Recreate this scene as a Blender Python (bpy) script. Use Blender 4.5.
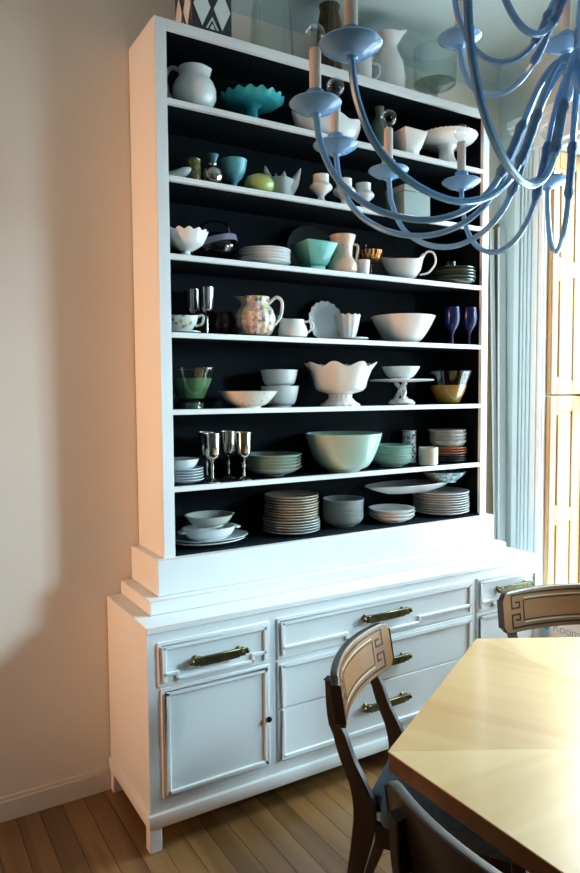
import bpy, bmesh, math, random
from mathutils import Vector, Matrix
random.seed(7)
PI = math.pi
scene = bpy.context.scene
col = scene.collection
for o in list(bpy.data.objects):
    bpy.data.objects.remove(o)

# ------------------------------------------------------------------ camera
F_PX, YAW, PITCH, ROLL, EYE = 685.5, 0.5413, 0.0612, -0.0075, 1.5811
cam_data = bpy.data.cameras.new('camera')
cam = bpy.data.objects.new('camera', cam_data)
col.objects.link(cam)
fw = Vector((math.sin(YAW)*math.cos(PITCH), math.cos(YAW)*math.cos(PITCH), -math.sin(PITCH)))
rt = Vector((math.cos(YAW), -math.sin(YAW), 0))
up = rt.cross(fw)
rt2 = rt*math.cos(ROLL) + up*math.sin(ROLL)
up2 = up*math.cos(ROLL) - rt*math.sin(ROLL)
m = Matrix((rt2, up2, -fw)).transposed().to_4x4()
m.translation = Vector((0, 0, EYE))
cam.matrix_world = m
cam_data.sensor_fit = 'VERTICAL'
cam_data.sensor_height = 24.0
cam_data.lens = 24.0*F_PX/873.0
cam_data.clip_start = 0.05
scene.camera = cam

# ------------------------------------------------------------------ light
scene.view_settings.view_transform = 'Standard'
scene.view_settings.look = 'None'
scene.view_settings.gamma = 1.0
scene.view_settings.use_curve_mapping = False
scene.view_settings.exposure = 0.0
scene.cycles.use_denoising = True
scene.cycles.max_bounces = 8
scene.cycles.diffuse_bounces = 4
scene.cycles.transparent_max_bounces = 12
scene.cycles.caustics_reflective = False
scene.cycles.caustics_refractive = False
scene.cycles.sample_clamp_indirect = 4.0

world = bpy.data.worlds.new('overcast_sky')
scene.world = world
world.use_nodes = True
bg = world.node_tree.nodes['Background']
bg.inputs['Color'].default_value = (0.72, 0.91, 1.0, 1)
bg.inputs['Strength'].default_value = 9.0


def area(name, loc, target, sx, sy, energy, color):
    d = bpy.data.lights.new(name, 'AREA')
    d.shape = 'RECTANGLE'
    d.size, d.size_y = sx, sy
    d.energy = energy
    d.color = color
    o = bpy.data.objects.new(name, d)
    o.location = loc
    o.rotation_euler = (Vector(target)-Vector(loc)).to_track_quat('-Z', 'Y').to_euler()
    col.objects.link(o)
    return o


# daylight outside the tall window beside the sideboard, daylight outside the second window
area('daylight_tall_window', (4.5, 1.55, 3.2), (2.3, 2.15, 0.9), 1.6, 1.4, 240, (0.64, 0.89, 1.0))
area('daylight_second_window', (4.2, -0.41, 2.30), (1.0, 2.3, 1.2), 0.55, 0.6, 195, (0.62, 0.88, 1.0))
# added soft cool fill behind the camera; the wall there has no windows
area('daylight_far_windows', (1.6, -2.5, 1.9), (1.6, 2.4, 2.6), 1.8, 1.2, 5.5, (0.45, 0.80, 1.0))
# warm lamplight beaming through the doorway to the next room on the left
w_ = area('warm_doorway_light', (-2.5, 2.05, 1.62), (0.9, 2.40, 1.68), 0.5, 2.7, 17.0, (1.0, 0.51, 0.26))
w_.data.spread = math.radians(58)

# ------------------------------------------------------------------ materials
MATS = {}


def mat(name, color, rough=0.5, metal=0.0, var=0.06, scale=6.0, bump=0.0, coat=0.0, spec=0.5, color2=None, stretch=None):
    if name in MATS:
        return MATS[name]
    mt = bpy.data.materials.new(name)
    mt.use_nodes = True
    nt = mt.node_tree
    b = nt.nodes['Principled BSDF']
    b.inputs['Roughness'].default_value = rough
    b.inputs['Metallic'].default_value = metal
    b.inputs['Coat Weight'].default_value = coat
    b.inputs['Coat Roughness'].default_value = 0.12
    b.inputs['Specular IOR Level'].default_value = spec
    tc = nt.nodes.new('ShaderNodeTexCoord')
    mp = nt.nodes.new('ShaderNodeMapping')
    if stretch:
        mp.inputs['Scale'].default_value = stretch
    nz = nt.nodes.new('ShaderNodeTexNoise')
    nz.inputs['Scale'].default_value = scale
    nz.inputs['Detail'].default_value = 4
    rp = nt.nodes.new('ShaderNodeValToRGB')
    c2 = color2 or tuple(max(0, c*(1-2*var)) for c in color)
    rp.color_ramp.elements[0].position = 0.35
    rp.color_ramp.elements[1].position = 0.65
    rp.color_ramp.elements[0].color = (*c2, 1)
    rp.color_ramp.elements[1].color = (*color, 1)
    nt.links.new(tc.outputs['Object'], mp.inputs['Vector'])
    nt.links.new(mp.outputs['Vector'], nz.inputs['Vector'])
    nt.links.new(nz.outputs['Fac'], rp.inputs['Fac'])
    nt.links.new(rp.outputs['Color'], b.inputs['Base Color'])
    if bump:
        bp = nt.nodes.new('ShaderNodeBump')
        bp.inputs['Strength'].default_value = bump
        bp.inputs['Distance'].default_value = 0.01
        nt.links.new(nz.outputs['Fac'], bp.inputs['Height'])
        nt.links.new(bp.outputs['Normal'], b.inputs['Normal'])
    MATS[name] = mt
    return mt


def glass(name, tint, gloss=0.16, rough=0.03):
    if name in MATS:
        return MATS[name]
    mt = bpy.data.materials.new(name)
    mt.use_nodes = True
    nt = mt.node_tree
    nt.nodes.clear()
    out = nt.nodes.new('ShaderNodeOutputMaterial')
    mx = nt.nodes.new('ShaderNodeMixShader')
    tr = nt.nodes.new('ShaderNodeBsdfTransparent')
    tr.inputs['Color'].default_value = (*tint, 1)
    gl = nt.nodes.new('ShaderNodeBsdfGlossy')
    gl.inputs['Roughness'].default_value = rough
    lw = nt.nodes.new('ShaderNodeLayerWeight')
    lw.inputs['Blend'].default_value = gloss
    nt.links.new(lw.outputs['Facing'], mx.inputs['Fac'])
    mul = nt.nodes.new('ShaderNodeMath')
    mul.operation = 'MULTIPLY_ADD'
    mul.inputs[1].default_value = 0.38
    mul.inputs[2].default_value = 0.04
    nt.links.new(lw.outputs['Facing'], mul.inputs[0])
    nt.links.new(mul.outputs[0], mx.inputs['Fac'])
    nt.links.new(tr.outputs[0], mx.inputs[1])
    nt.links.new(gl.outputs[0], mx.inputs[2])
    nt.links.new(mx.outputs[0], out.inputs['Surface'])
    MATS[name] = mt
    return mt


def wood(name, c1, c2, axis='Y', rough=0.35, coat=0.2, scale=9.0, rnd=0.0, stretch=0.06):
    """wood grain running along the given object axis"""
    if name in MATS:
        return MATS[name]
    mt = bpy.data.materials.new(name)
    mt.use_nodes = True
    nt = mt.node_tree
    b = nt.nodes['Principled BSDF']
    b.inputs['Roughness'].default_value = rough
    b.inputs['Coat Weight'].default_value = coat
    b.inputs['Coat Roughness'].default_value = 0.18
    b.inputs['Coat IOR'].default_value = 1.5+coat*0.4
    tc = nt.nodes.new('ShaderNodeTexCoord')
    oi = nt.nodes.new('ShaderNodeObjectInfo')
    mp = nt.nodes.new('ShaderNodeMapping')
    s = {'X': (stretch, 1, 1), 'Y': (1, stretch, 1), 'Z': (1, 1, stretch)}[axis]
    mp.inputs['Scale'].default_value = s
    ad = nt.nodes.new('ShaderNodeVectorMath')
    ad.operation = 'ADD'
    sc = nt.nodes.new('ShaderNodeVectorMath')
    sc.operation = 'SCALE'
    cx = nt.nodes.new('ShaderNodeCombineXYZ')
    for i in range(3):
        nt.links.new(oi.outputs['Random'], cx.inputs[i])
    nt.links.new(cx.outputs[0], sc.inputs[0])
    sc.inputs['Scale'].default_value = 13.0
    nt.links.new(tc.outputs['Object'], mp.inputs['Vector'])
    nt.links.new(mp.outputs['Vector'], ad.inputs[0])
    nt.links.new(sc.outputs[0], ad.inputs[1])
    nz = nt.nodes.new('ShaderNodeTexNoise')
    nz.inputs['Scale'].default_value = scale
    nz.inputs['Detail'].default_value = 6
    nz.inputs['Distortion'].default_value = 0.8
    nt.links.new(ad.outputs[0], nz.inputs['Vector'])
    rp = nt.nodes.new('ShaderNodeValToRGB')
    rp.color_ramp.elements[0].position = 0.32
    rp.color_ramp.elements[1].position = 0.68
    rp.color_ramp.elements[0].color = (*c2, 1)
    rp.color_ramp.elements[1].color = (*c1, 1)
    nt.links.new(nz.outputs['Fac'], rp.inputs['Fac'])
    if rnd:
        hs = nt.nodes.new('ShaderNodeHueSaturation')
        mr = nt.nodes.new('ShaderNodeMapRange')
        mr.inputs['To Min'].default_value = 1-rnd
        mr.inputs['To Max'].default_value = 1+rnd
        nt.links.new(oi.outputs['Random'], mr.inputs['Value'])
        nt.links.new(mr.outputs[0], hs.inputs['Value'])
        nt.links.new(rp.outputs['Color'], hs.inputs['Color'])
        nt.links.new(hs.outputs[0], b.inputs['Base Color'])
    else:
        nt.links.new(rp.outputs['Color'], b.inputs['Base Color'])
    MATS[name] = mt
    return mt


def floral(name, base, spots, scale=26.0, thr=0.32, rough=0.2, distort=0.012):
    """glazed ceramic with painted flower spots"""
    if name in MATS:
        return MATS[name]
    mt = bpy.data.materials.new(name)
    mt.use_nodes = True
    nt = mt.node_tree
    b = nt.nodes['Principled BSDF']
    b.inputs['Roughness'].default_value = rough
    tc = nt.nodes.new('ShaderNodeTexCoord')
    vo = nt.nodes.new('ShaderNodeTexVoronoi')
    vo.inputs['Scale'].default_value = scale
    nd = nt.nodes.new('ShaderNodeTexNoise')
    nd.inputs['Scale'].default_value = scale*1.6
    nt.links.new(tc.outputs['Object'], nd.inputs['Vector'])
    vs_ = nt.nodes.new('ShaderNodeVectorMath')
    vs_.operation = 'MULTIPLY_ADD'
    vs_.inputs[1].default_value = (distort,)*3
    nt.links.new(nd.outputs['Color'], vs_.inputs[0])
    nt.links.new(tc.outputs['Object'], vs_.inputs[2])
    nt.links.new(vs_.outputs[0], vo.inputs['Vector'])
    lt = nt.nodes.new('ShaderNodeMath')
    lt.operation = 'LESS_THAN'
    lt.inputs[1].default_value = thr
    nt.links.new(vo.outputs['Distance'], lt.inputs[0])
    sp = nt.nodes.new('ShaderNodeSeparateColor')
    nt.links.new(vo.outputs['Color'], sp.inputs[0])
    rp = nt.nodes.new('ShaderNodeValToRGB')
    rp.color_ramp.interpolation = 'CONSTANT'
    n = len(spots)
    rp.color_ramp.elements[0].color = (*spots[0], 1)
    rp.color_ramp.elements[1].position = 1.0/n
    rp.color_ramp.elements[1].color = (*spots[1 % n], 1)
    for i in range(2, n):
        e = rp.color_ramp.elements.new(i/n)
        e.color = (*spots[i], 1)
    nt.links.new(sp.outputs[0], rp.inputs['Fac'])
    mx = nt.nodes.new('ShaderNodeMix')
    mx.data_type = 'RGBA'
    mx.inputs['A'].default_value = (*base, 1)
    nt.links.new(lt.outputs[0], mx.inputs['Factor'])
    nt.links.new(rp.outputs['Color'], mx.inputs['B'])
    nt.links.new(mx.outputs['Result'], b.inputs['Base Color'])
    MATS[name] = mt
    return mt


M_WHITE = mat('white_paint', (0.80, 0.82, 0.82), 0.32, var=0.015, scale=3)
M_DARK = mat('midnight_paint', (0.004, 0.008, 0.013), 0.7, var=0.2, scale=8, spec=0.12)
M_WALL = mat('beige_wall_paint', (0.80, 0.745, 0.66), 0.85, var=0.02, scale=2.0, bump=0.05)
M_CEIL = mat('ceiling_paint', (0.50, 0.61, 0.62), 0.9, var=0.02, scale=2.0)
M_TRIM = mat('cream_trim_paint', (0.74, 0.70, 0.62), 0.5, var=0.03)
M_CASING = mat('window_trim_paint', (0.80, 0.83, 0.83), 0.45, var=0.02)
M_PORC = mat('white_porcelain', (0.78, 0.80, 0.80), 0.18, var=0.02, scale=10)
M_MILK = mat('milk_glass', (0.82, 0.82, 0.80), 0.22, var=0.02, scale=10)
M_GREYC = mat('grey_stoneware', (0.42, 0.46, 0.46), 0.3, var=0.06, scale=12)
M_BRASS = mat('antique_brass', (0.20, 0.17, 0.08), 0.35, 0.9, var=0.25, scale=30)
M_SILVER = mat('tarnished_silver', (0.62, 0.58, 0.52), 0.16, 1.0, var=0.1, scale=20)
M_TURQ = mat('turquoise_glaze', (0.05, 0.42, 0.46), 0.15, var=0.12, scale=10)
M_TURQL = mat('pale_turquoise_glass', (0.16, 0.52, 0.60), 0.15, var=0.1, scale=10)
M_TEAL = mat('teal_glaze', (0.16, 0.50, 0.44), 0.18, var=0.08, scale=10)
M_CELADON = mat('celadon_glaze', (0.42, 0.60, 0.52), 0.14, var=0.03, scale=6)
M_BLUE = mat('powder_blue_enamel', (0.18, 0.41, 0.72), 0.18, var=0.04, scale=8, coat=0.3)
M_BLUED = mat('powder_blue_enamel_worn', (0.10, 0.24, 0.46), 0.35, var=0.12, scale=60, bump=0.4)
M_CANDLE = mat('candle_sleeve_ivory', (0.78, 0.66, 0.55), 0.5, var=0.03)
G_CLEAR = glass('clear_glass', (0.93, 0.96, 0.95), 0.16)
G_BULB = glass('bulb_glass', (0.95, 0.97, 0.97), 0.22)
G_PANE = glass('window_glass', (0.96, 0.98, 0.99), 0.08)

# ------------------------------------------------------------------ mesh helpers


class MB:
    def __init__(self):
        self.v, self.f = [], []

    def add(self, verts, faces):
        o = len(self.v)
        self.v += [tuple(p) for p in verts]
        self.f += [tuple(i+o for i in f) for f in faces]
        return self

    def box(self, x0, x1, y0, y1, z0, z1):
        v = [(x, y, z) for z in (z0, z1) for y in (y0, y1) for x in (x0, x1)]
        f = [(0, 2, 3, 1), (4, 5, 7, 6), (0, 1, 5, 4), (2, 6, 7, 3), (0, 4, 6, 2), (1, 3, 7, 5)]
        return self.add(v, f)

    def lathe(self, prof, n=32, c=(0, 0, 0), rf=None, closed=False):
        """revolve (r, z) points round z; rf(angle, r, z) may modulate to (r, z)"""
        vs, fs = [], []
        k = len(prof)
        for i in range(n):
            a = 2*PI*i/n
            for r, z in prof:
                if rf:
                    r, z = rf(a, r, z)
                vs.append((c[0]+r*math.cos(a), c[1]+r*math.sin(a), c[2]+z))
        for i in range(n):
            j = (i+1) % n
            for q in range(k-1 if not closed else k):
                q2 = (q+1) % k
                fs.append((i*k+q, j*k+q, j*k+q2, i*k+q2))
        if not closed:
            if prof[0][0] > 1e-5:
                fs.append(tuple(i*k for i in range(n))[::-1])
            if prof[-1][0] > 1e-5:
                fs.append(tuple(i*k+k-1 for i in range(n)))
        return self.add(vs, fs)

    def tube(self, pts, rad, n=8, caps=True):
        pts = [Vector(p) for p in pts]
        k = len(pts)
        rads = rad if isinstance(rad, (list, tuple)) else [rad]*k
        tan = [(pts[min(i+1, k-1)]-pts[max(i-1, 0)]).normalized() for i in range(k)]
        ref = Vector((0, 0, 1)) if abs(tan[0].z) < 0.9 else Vector((1, 0, 0))
        nrm = (ref-tan[0]*ref.dot(tan[0])).normalized()
        vs, fs = [], []
        for i in range(k):
            nrm = (nrm-tan[i]*nrm.dot(tan[i])).normalized()
            bi = tan[i].cross(nrm)
            for q in range(n):
                a = 2*PI*q/n
                vs.append(pts[i]+(nrm*math.cos(a)+bi*math.sin(a))*rads[i])
        for i in range(k-1):
            for q in range(n):
                q2 = (q+1) % n
                fs.append((i*n+q, i*n+q2, (i+1)*n+q2, (i+1)*n+q))
        if caps:
            fs.append(tuple(range(n))[::-1])
            fs.append(tuple((k-1)*n+q for q in range(n)))
        return self.add(vs, fs)

    def prism(self, poly, z0, z1):
        n = len(poly)
        v = [(x, y, z0) for x, y in poly]+[(x, y, z1) for x, y in poly]
        f = [tuple(range(n))[::-1], tuple(range(n, 2*n))]
        f += [(i, (i+1) % n, n+(i+1) % n, n+i) for i in range(n)]
        return self.add(v, f)

    def xform(self, M):
        self.v = [tuple(M @ Vector(p)) for p in self.v]
        return self

    def mesh(self, name, material, smooth=True, bevel=0.0, seg=1):
        me = bpy.data.meshes.new(name)
        me.from_pydata(self.v, [], self.f)
        bm = bmesh.new()
        bm.from_mesh(me)
        bmesh.ops.remove_doubles(bm, verts=bm.verts, dist=1e-6)
        if bevel:
            eds = [e for e in bm.edges if len(e.link_faces) == 2 and e.calc_face_angle(0) > 0.6]
            bmesh.ops.bevel(bm, geom=eds, offset=bevel, segments=seg, affect='EDGES', profile=0.5)
        bmesh.ops.recalc_face_normals(bm, faces=bm.faces)
        for f in bm.faces:
            f.smooth = smooth
        if smooth:
            for e in bm.edges:
                if len(e.link_faces) == 2 and e.calc_face_angle(0) > 0.75:
                    e.smooth = False
        bm.to_mesh(me)
        bm.free()
        me.materials.append(material)
        return me

    def build(self, name, material, parent=None, smooth=True, bevel=0.0, seg=1):
        return link(name, self.mesh(name, material, smooth, bevel, seg), parent)


def link(name, me, parent=None, loc=(0, 0, 0), rz=0.0):
    o = bpy.data.objects.new(name, me)
    o.location = loc
    o.rotation_euler = (0, 0, rz)
    col.objects.link(o)
    o.parent = parent
    return o


def tag(o, label, cat, group=None):
    o['label'] = label
    o['category'] = cat
    if group:
        o['group'] = group
    return o


def thing(name, label, cat, loc=(0, 0, 0), rz=0.0, group=None):
    return tag(link(name, None, None, loc, rz), label, cat, group)


def structure(o):
    o['kind'] = 'structure'
    return o


def box(name, x0, x1, y0, y1, z0, z1, material, parent=None, bevel=0.0, seg=1):
    return MB().box(x0, x1, y0, y1, z0, z1).build(name, material, parent, smooth=bool(bevel), bevel=bevel, seg=seg)


def spline(pts, n=6):
    P = [Vector(p) for p in pts]
    P = [P[0]*2-P[1]]+P+[P[-1]*2-P[-2]]
    out = []
    for i in range(1, len(P)-2):
        for k in range(n):
            t = k/n
            a, b, c, d = P[i-1], P[i], P[i+1], P[i+2]
            out.append(0.5*((2*b)+(c-a)*t+(2*a-5*b+4*c-d)*t*t+(3*b-a-3*c+d)*t**3))
    out.append(P[-2].copy())
    return out


def spline2(pts, n=5):
    return [(p.x, p.y) for p in spline([(a, b, 0) for a, b in pts], n)]


def shell(outer, t):
    """closed lathe profile of a vessel: outer (r, z) points from the foot centre to the lip, wall t"""
    inner = []
    for i in range(len(outer)-1, -1, -1):
        r, z = outer[i]
        if i == len(outer)-1:
            inner.append((max(r-t, 0.0), z))
        elif r-t > 0.004 and z > outer[0][1]+t*1.2:
            inner.append((r-t, z+t*0.35 if i else z+t))
    zb = outer[0][1]+t*1.6
    inner = [p for p in inner if p[1] > zb] + [(0.0, zb)]
    return [(0.0, outer[0][1])]+[p for p in outer if p[0] > 0]+inner


def bowl_profile(r, foot, h, t=0.005, bulge=0.5, lip=0.0):
    pts = [(foot, 0.0), (foot, 0.006)]
    for i in range(1, 9):
        s = i/8.0
        rr = foot + (r-foot)*(s**(1.0-bulge*0.75))
        pts.append((rr, 0.006+(h-0.006)*s**(1+bulge*0.35)))
    if lip:
        pts.append((r+lip, h+0.001))
    return shell(pts, t)


def plate_profile(r, h):
    return [(0, 0), (r*0.55, 0), (r*0.6, 0.003), (r*0.86, h*0.55), (r, h), (r*0.995, h+0.003),
            (r*0.85, h*0.62+0.003), (r*0.62, 0.007), (0, 0.006)]


# ------------------------------------------------------------------ room shell
RX0, RX1, RY0, RY1, RZ = -2.6, 2.95, -2.6, 2.68, 3.30
floor = structure(box('floor', RX0-.2, RX1+.4, RY0-.2, RY1+.2, -0.12, -0.014, mat('subfloor', (0.06, 0.035, 0.02), 0.8)))
M_FLOOR = wood('oak_strip', (0.235, 0.118, 0.042), (0.125, 0.056, 0.018), 'Y', 0.30, 0.25, 11.0, rnd=0.28)
pw = 0.083
pm = [MB().box(-pw/2+.0009, pw/2-.0009, 0, L-.0018, -0.014, 0).mesh('plank', M_FLOOR, False) for L in (0.9, 1.3, 1.75)]
x = RX0+pw/2
while x < RX1-pw/2:
    y = RY1-random.uniform(0.15, 0.9)
    first = True
    ytop = RY1
    while ytop > RY0+0.05:
        L = random.choice((0, 1, 2))
        ln = (0.9, 1.3, 1.75)[L]
        link('plank', pm[L], floor, (x, ytop-ln if not first else ytop-ln+random.uniform(0, 0.0), 0))
        ytop -= ln
        first = False
        if ytop-0.9 < RY0-0.9:
            break
    x += pw
wall_back = structure(box('wall_back', RX0-.15, RX1+.35, RY1, RY1+.15, 0, RZ, M_WALL))
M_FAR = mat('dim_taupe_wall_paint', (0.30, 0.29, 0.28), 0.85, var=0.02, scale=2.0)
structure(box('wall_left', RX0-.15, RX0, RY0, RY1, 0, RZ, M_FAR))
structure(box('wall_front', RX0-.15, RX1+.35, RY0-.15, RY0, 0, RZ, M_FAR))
structure(box('ceiling', RX0-.15, RX1+.35, RY0-.15, RY1+.15, RZ, RZ+.12, M_CEIL))
# right wall with two window openings
W1 = (1.22, 2.35, 0.32, 2.80)
W2 = (-0.10, 0.98, 0.85, 2.34)
wm = MB()
X1 = RX1+0.34
wm.box(RX1, X1, W1[1], RY1, 0, RZ)
wm.box(RX1, X1, W1[0], W1[1], 0, W1[2])
wm.box(RX1, X1, W1[0], W1[1], W1[3], RZ)
wm.box(RX1, X1, W2[1], W1[0], 0, RZ)
wm.box(RX1, X1, W2[0], W2[1], 0, W2[2])
wm.box(RX1, X1, W2[0], W2[1], W2[3], RZ)
wm.box(RX1, X1, RY0, W2[0], 0, RZ)
M_WALLR = mat('pale_green_wall_paint', (0.56, 0.62, 0.58), 0.85, var=0.02, scale=2.0)
structure(wm.build('wall_right', M_WALLR, smooth=False))
# cove between walls and ceiling
cv = MB()
prof = [(0, 0)]+[(0.11*(1-math.sin(a)), 0.11*(1-math.cos(a))) for a in [PI/2*i/8 for i in range(9)]]
n = len(prof)
vs = []
for xx in (RX0, RX1-0.001):
    vs += [(xx, RY1-0.0005-p[0], RZ-0.0005-p[1]) for p in prof]
cv.add(vs, [(i, (i+1) % n, n+(i+1) % n, n+i) for i in range(n)]+[tuple(range(n)), tuple(range(n, 2*n))])
vs = []
for yy in (RY0, RY1-0.001):
    vs += [(RX1-0.0005-p[0], yy, RZ-0.0005-p[1]) for p in prof]
cv.add(vs, [(i, (i+1) % n, n+(i+1) % n, n+i) for i in range(n)]+[tuple(range(n)), tuple(range(n, 2*n))])
structure(cv.build('trim_1', M_CEIL))
# baseboard on the back wall, left of the sideboard
bb = MB()
bb.box(RX0, 0.745, RY1-0.016, RY1, 0, 0.075)
bb.box(RX0, 0.745, RY1-0.010, RY1, 0.075, 0.088)
structure(bb.build('baseboard_back', M_TRIM, smooth=False))

# window casing: fluted boards either side, stepped head
M_PINE = wood('pine_shutter', (0.66, 0.43, 0.22), (0.50, 0.29, 0.12), 'Z', 0.45, 0.05, 10.0)


def casing(idx, W):
    y0, y1, z0, z1 = W
    tr = MB()
    for side in (-1, 1):
        base = y1 if side > 0 else y0
        wd = 0.188
        tr.box(RX1-0.022, RX1, min(base, base+side*wd), max(base, base+side*wd), max(0, z0-0.3), z1+0.02)
        for a, w_, p in ((0.006, 0.018, 0.034), (0.040, 0.028, 0.030), (0.082, 0.014, 0.029), (0.108, 0.014, 0.029),
                         (0.132, 0.012, 0.029), (0.152, 0.032, 0.036)):
            lo = base+side*a
            hi = base+side*(a+w_)
            tr.box(RX1-p, RX1-0.02, min(lo, hi), max(lo, hi), max(0, z0-0.3), z1+0.02)
    e = 0.188
    for k, (za, zb, p) in enumerate(((0.02, 0.05, 0.045), (0.05, 0.13, 0.028), (0.13, 0.155, 0.06), (0.155, 0.19, 0.075))):
        tr.box(RX1-p, RX1, y0-e-p*0.3, y1+e+p*0.3, z1+za, z1+zb)
    return structure(tr.build('trim_%d' % idx, M_CASING, smooth=False))


casing(2, W1)
casing(3, W2)


def window(idx, W, pine):
    y0, y1, z0, z1 = W
    w = structure(link('window_%d' % idx, None, None, (RX1, (y0+y1)/2, z0)))
    fm = M_PINE if pine else M_CASING
    xs = 3.205

    def part(name, a, b, c, d, e, f, mt, par, bev=0.0):
        o = box(name, a-RX1, b-RX1, c-(y0+y1)/2, d-(y0+y1)/2, e-z0, f-z0, mt, par, bev)
        return o
    # frame
    part('frame', xs, xs+0.07, y0, y0+0.05, z0, z1, fm, w)
    part('frame', xs, xs+0.07, y1-0.05, y1, z0, z1, fm, w)
    part('frame', xs, xs+0.07, y0+0.05, y1-0.05, z1-0.06, z1, fm, w)
    part('sill', 2.93, xs+0.10, y0, y1, z0-0.001, z0+0.03, fm, w)
    zm = (z0+z1)/2
    part('meeting_rail', xs+0.01, xs+0.06, y0+0.05, y1-0.05, zm-0.025, zm+0.025, fm, w)
    part('glazing_bar', xs+0.02, xs+0.045, (y0+y1)/2-0.012, (y0+y1)/2+0.012, z0+0.03, z1-0.06, fm, w)
    part('pane', xs+0.03, xs+0.034, y0+0.05, y1-0.05, z0+0.03, zm-0.025, G_PANE, w)
    part('pane', xs+0.03, xs+0.034, y0+0.05, y1-0.05, zm+0.025, z1-0.06, G_PANE, w)
    if not pine:
        return w
    # panelled shutters folded back against both sides of the deep reveal
    for sgn, yf in ((1, y1), (-1, y0)):
        for (za, zb, rails) in ((z0+0.035, 1.560, (0.06, 0.55, 0.62, 1.13)), (1.572, z1-0.006, (0.07, 0.60, 0.68, 1.14))):
            yb = yf-sgn*0.002
            ya = yf-sgn*0.022
            lo, hi = min(ya, yb), max(ya, yb)
            sh = part('shutter', RX1+0.004, 3.198, lo, hi, za, zb, M_PINE, w)
            # stiles and rails proud of the field, raised centre panels
            off = sgn*0.009
            a0, a1 = min(ya, ya-off), max(ya, ya-off)

            def sub(name, xa, xb, z_a, z_b, d=0.0):
                return box(name, xa-RX1, xb-RX1, a0-(y0+y1)/2, a1-(y0+y1)/2, z_a-z0, z_b-z0, M_PINE, sh, 0.003)
            sub('stile', RX1+0.004, RX1+0.045, za, zb)
            sub('stile', 3.125, 3.198, za, zb)
            zs = [za, za+rails[0], za+rails[1], za+rails[2], min(za+rails[3], zb-0.02), zb]
            for k in (0, 2, 4):
                sub('rail', RX1+0.045, 3.125, zs[k], zs[k+1])
            for k in (1, 3):
                sub('raised_panel', RX1+0.062, 3.108, zs[k]+0.018, zs[k+1]-0.018)
    return w


window(1, W1, True)
window(2, W2, False)

# ------------------------------------------------------------------ sideboard
SBX0, SBX1, SBY, SBH = 0.752, 2.754, 2.206, 0.79
sb = thing('sideboard', 'long low white painted sideboard with brass pulls below the tall shelves', 'sideboard', (1.753, 2.44, 0))


def rel(o, root):
    """build coordinates are room coordinates; keep them when the parent is an Empty at the base"""
    o.matrix_parent_inverse = Matrix.Translation(-Vector(root.location))
    return o


def sbox(name, x0, x1, y0, y1, z0, z1, mt, root, bevel=0.0, seg=1, par=None):
    o = box(name, x0, x1, y0, y1, z0, z1, mt, par or root, bevel, seg)
    if not par:
        rel(o, root)
    return o


def sbuild(mb, name, mt, root, par=None, **k):
    o = mb.build(name, mt, par or root, **k)
    if not par:
        rel(o, root)
    return o


sbox('body', SBX0+.002, SBX1-.002, SBY+.002, 2.676, 0.12, 0.768, M_WHITE, sb)
sbox('top', SBX0, SBX1, SBY-.002, 2.677, 0.768, SBH, M_WHITE, sb, 0.003)
br = MB()
br.box(SBX0-.008, SBX1+.008, SBY-.012, 2.676, 0.083, 0.135)
sbuild(br, 'base_rail', M_WHITE, sb, smooth=True, bevel=0.008, seg=2)
for lx in (SBX0-.004, SBX1-.040):
    for ly in (SBY-.008, 2.630):
        sbox('leg', lx, lx+.044, ly, ly+.044, 0, 0.084, M_WHITE, sb, 0.003)


def strip(mb, x0, x1, z0, z1, yf, proud=0.009):
    mb.box(x0, x1, yf-proud, yf, z0, z1)


def front(name, x0, x1, z0, z1, notch=None, splitz=None):
    o = sbox(name, x0, x1, SBY-.006, SBY+.004, z0, z1, M_WHITE, sb, 0.002)
    fy = SBY-.006
    w = 0.014
    i = 0.014
    m_ = MB()
    a, b, c, d = x0+i, x1-i, z0+i, z1-i
    strip(m_, a, a+w, c, d, fy)
    strip(m_, b-w, b, c, d, fy)
    strip(m_, a, b, d-w, d, fy)
    if notch:
        n0, n1, zt = notch
        zl = c+0.022
        strip(m_, a, n0, zl, zl+w, fy)
        strip(m_, n1, b, zl, zl+w, fy)
        strip(m_, n0-w, n1+w, c-0.002, c+w-0.002, fy)
        strip(m_, n0-w, n0, c, zl, fy)
        strip(m_, n1, n1+w, c, zl, fy)
    else:
        strip(m_, a, b, c, c+w, fy)
    sbuild(m_, 'moulding', M_WHITE, sb, par=o, smooth=False, bevel=0.003)
    return o


def pull(par, x, z, w=0.215):
    y = SBY-.006
    hd = MB()
    for s in (-1, 1):
        cx = x+s*(w/2-0.022)
        hd.lathe([(0, 0), (0.014, 0), (0.014, 0.004), (0.007, 0.008), (0.007, 0.022), (0.012, 0.026), (0.012, 0.034), (0, 0.038)], 12)
        k = 12*8
        hd.v[-k:] = [(cx+p[0], y-p[2], z+p[1]) for p in hd.v[-k:]]
        # ball end
        hd.lathe([(0, -0.011), (0.008, -0.008), (0.011, 0), (0.008, 0.008), (0, 0.011)], 10)
        k = 10*5
        hd.v[-k:] = [(x+s*(w/2)+p[0], y-0.028+p[1], z+p[2]) for p in hd.v[-k:]]
        hd.box(min(x+s*(w/2-0.038), x+s*(w/2-0.008)), max(x+s*(w/2-0.038), x+s*(w/2-0.008)), y-0.036, y-0.018, z-0.014, z+0.014)
    hd.box(x-w/2+0.03, x+w/2-0.03, y-0.034, y-0.020, z-0.019, z+0.012)
    hd.box(x-w/2+0.03, x+w/2-0.03, y-0.040, y-0.030, z+0.008, z+0.016)
    o = sbuild(hd, 'handle', M_BRASS, sb, par=par, bevel=0.002)
    o['label'] = 'antique brass bar pull'
    return o


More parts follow.
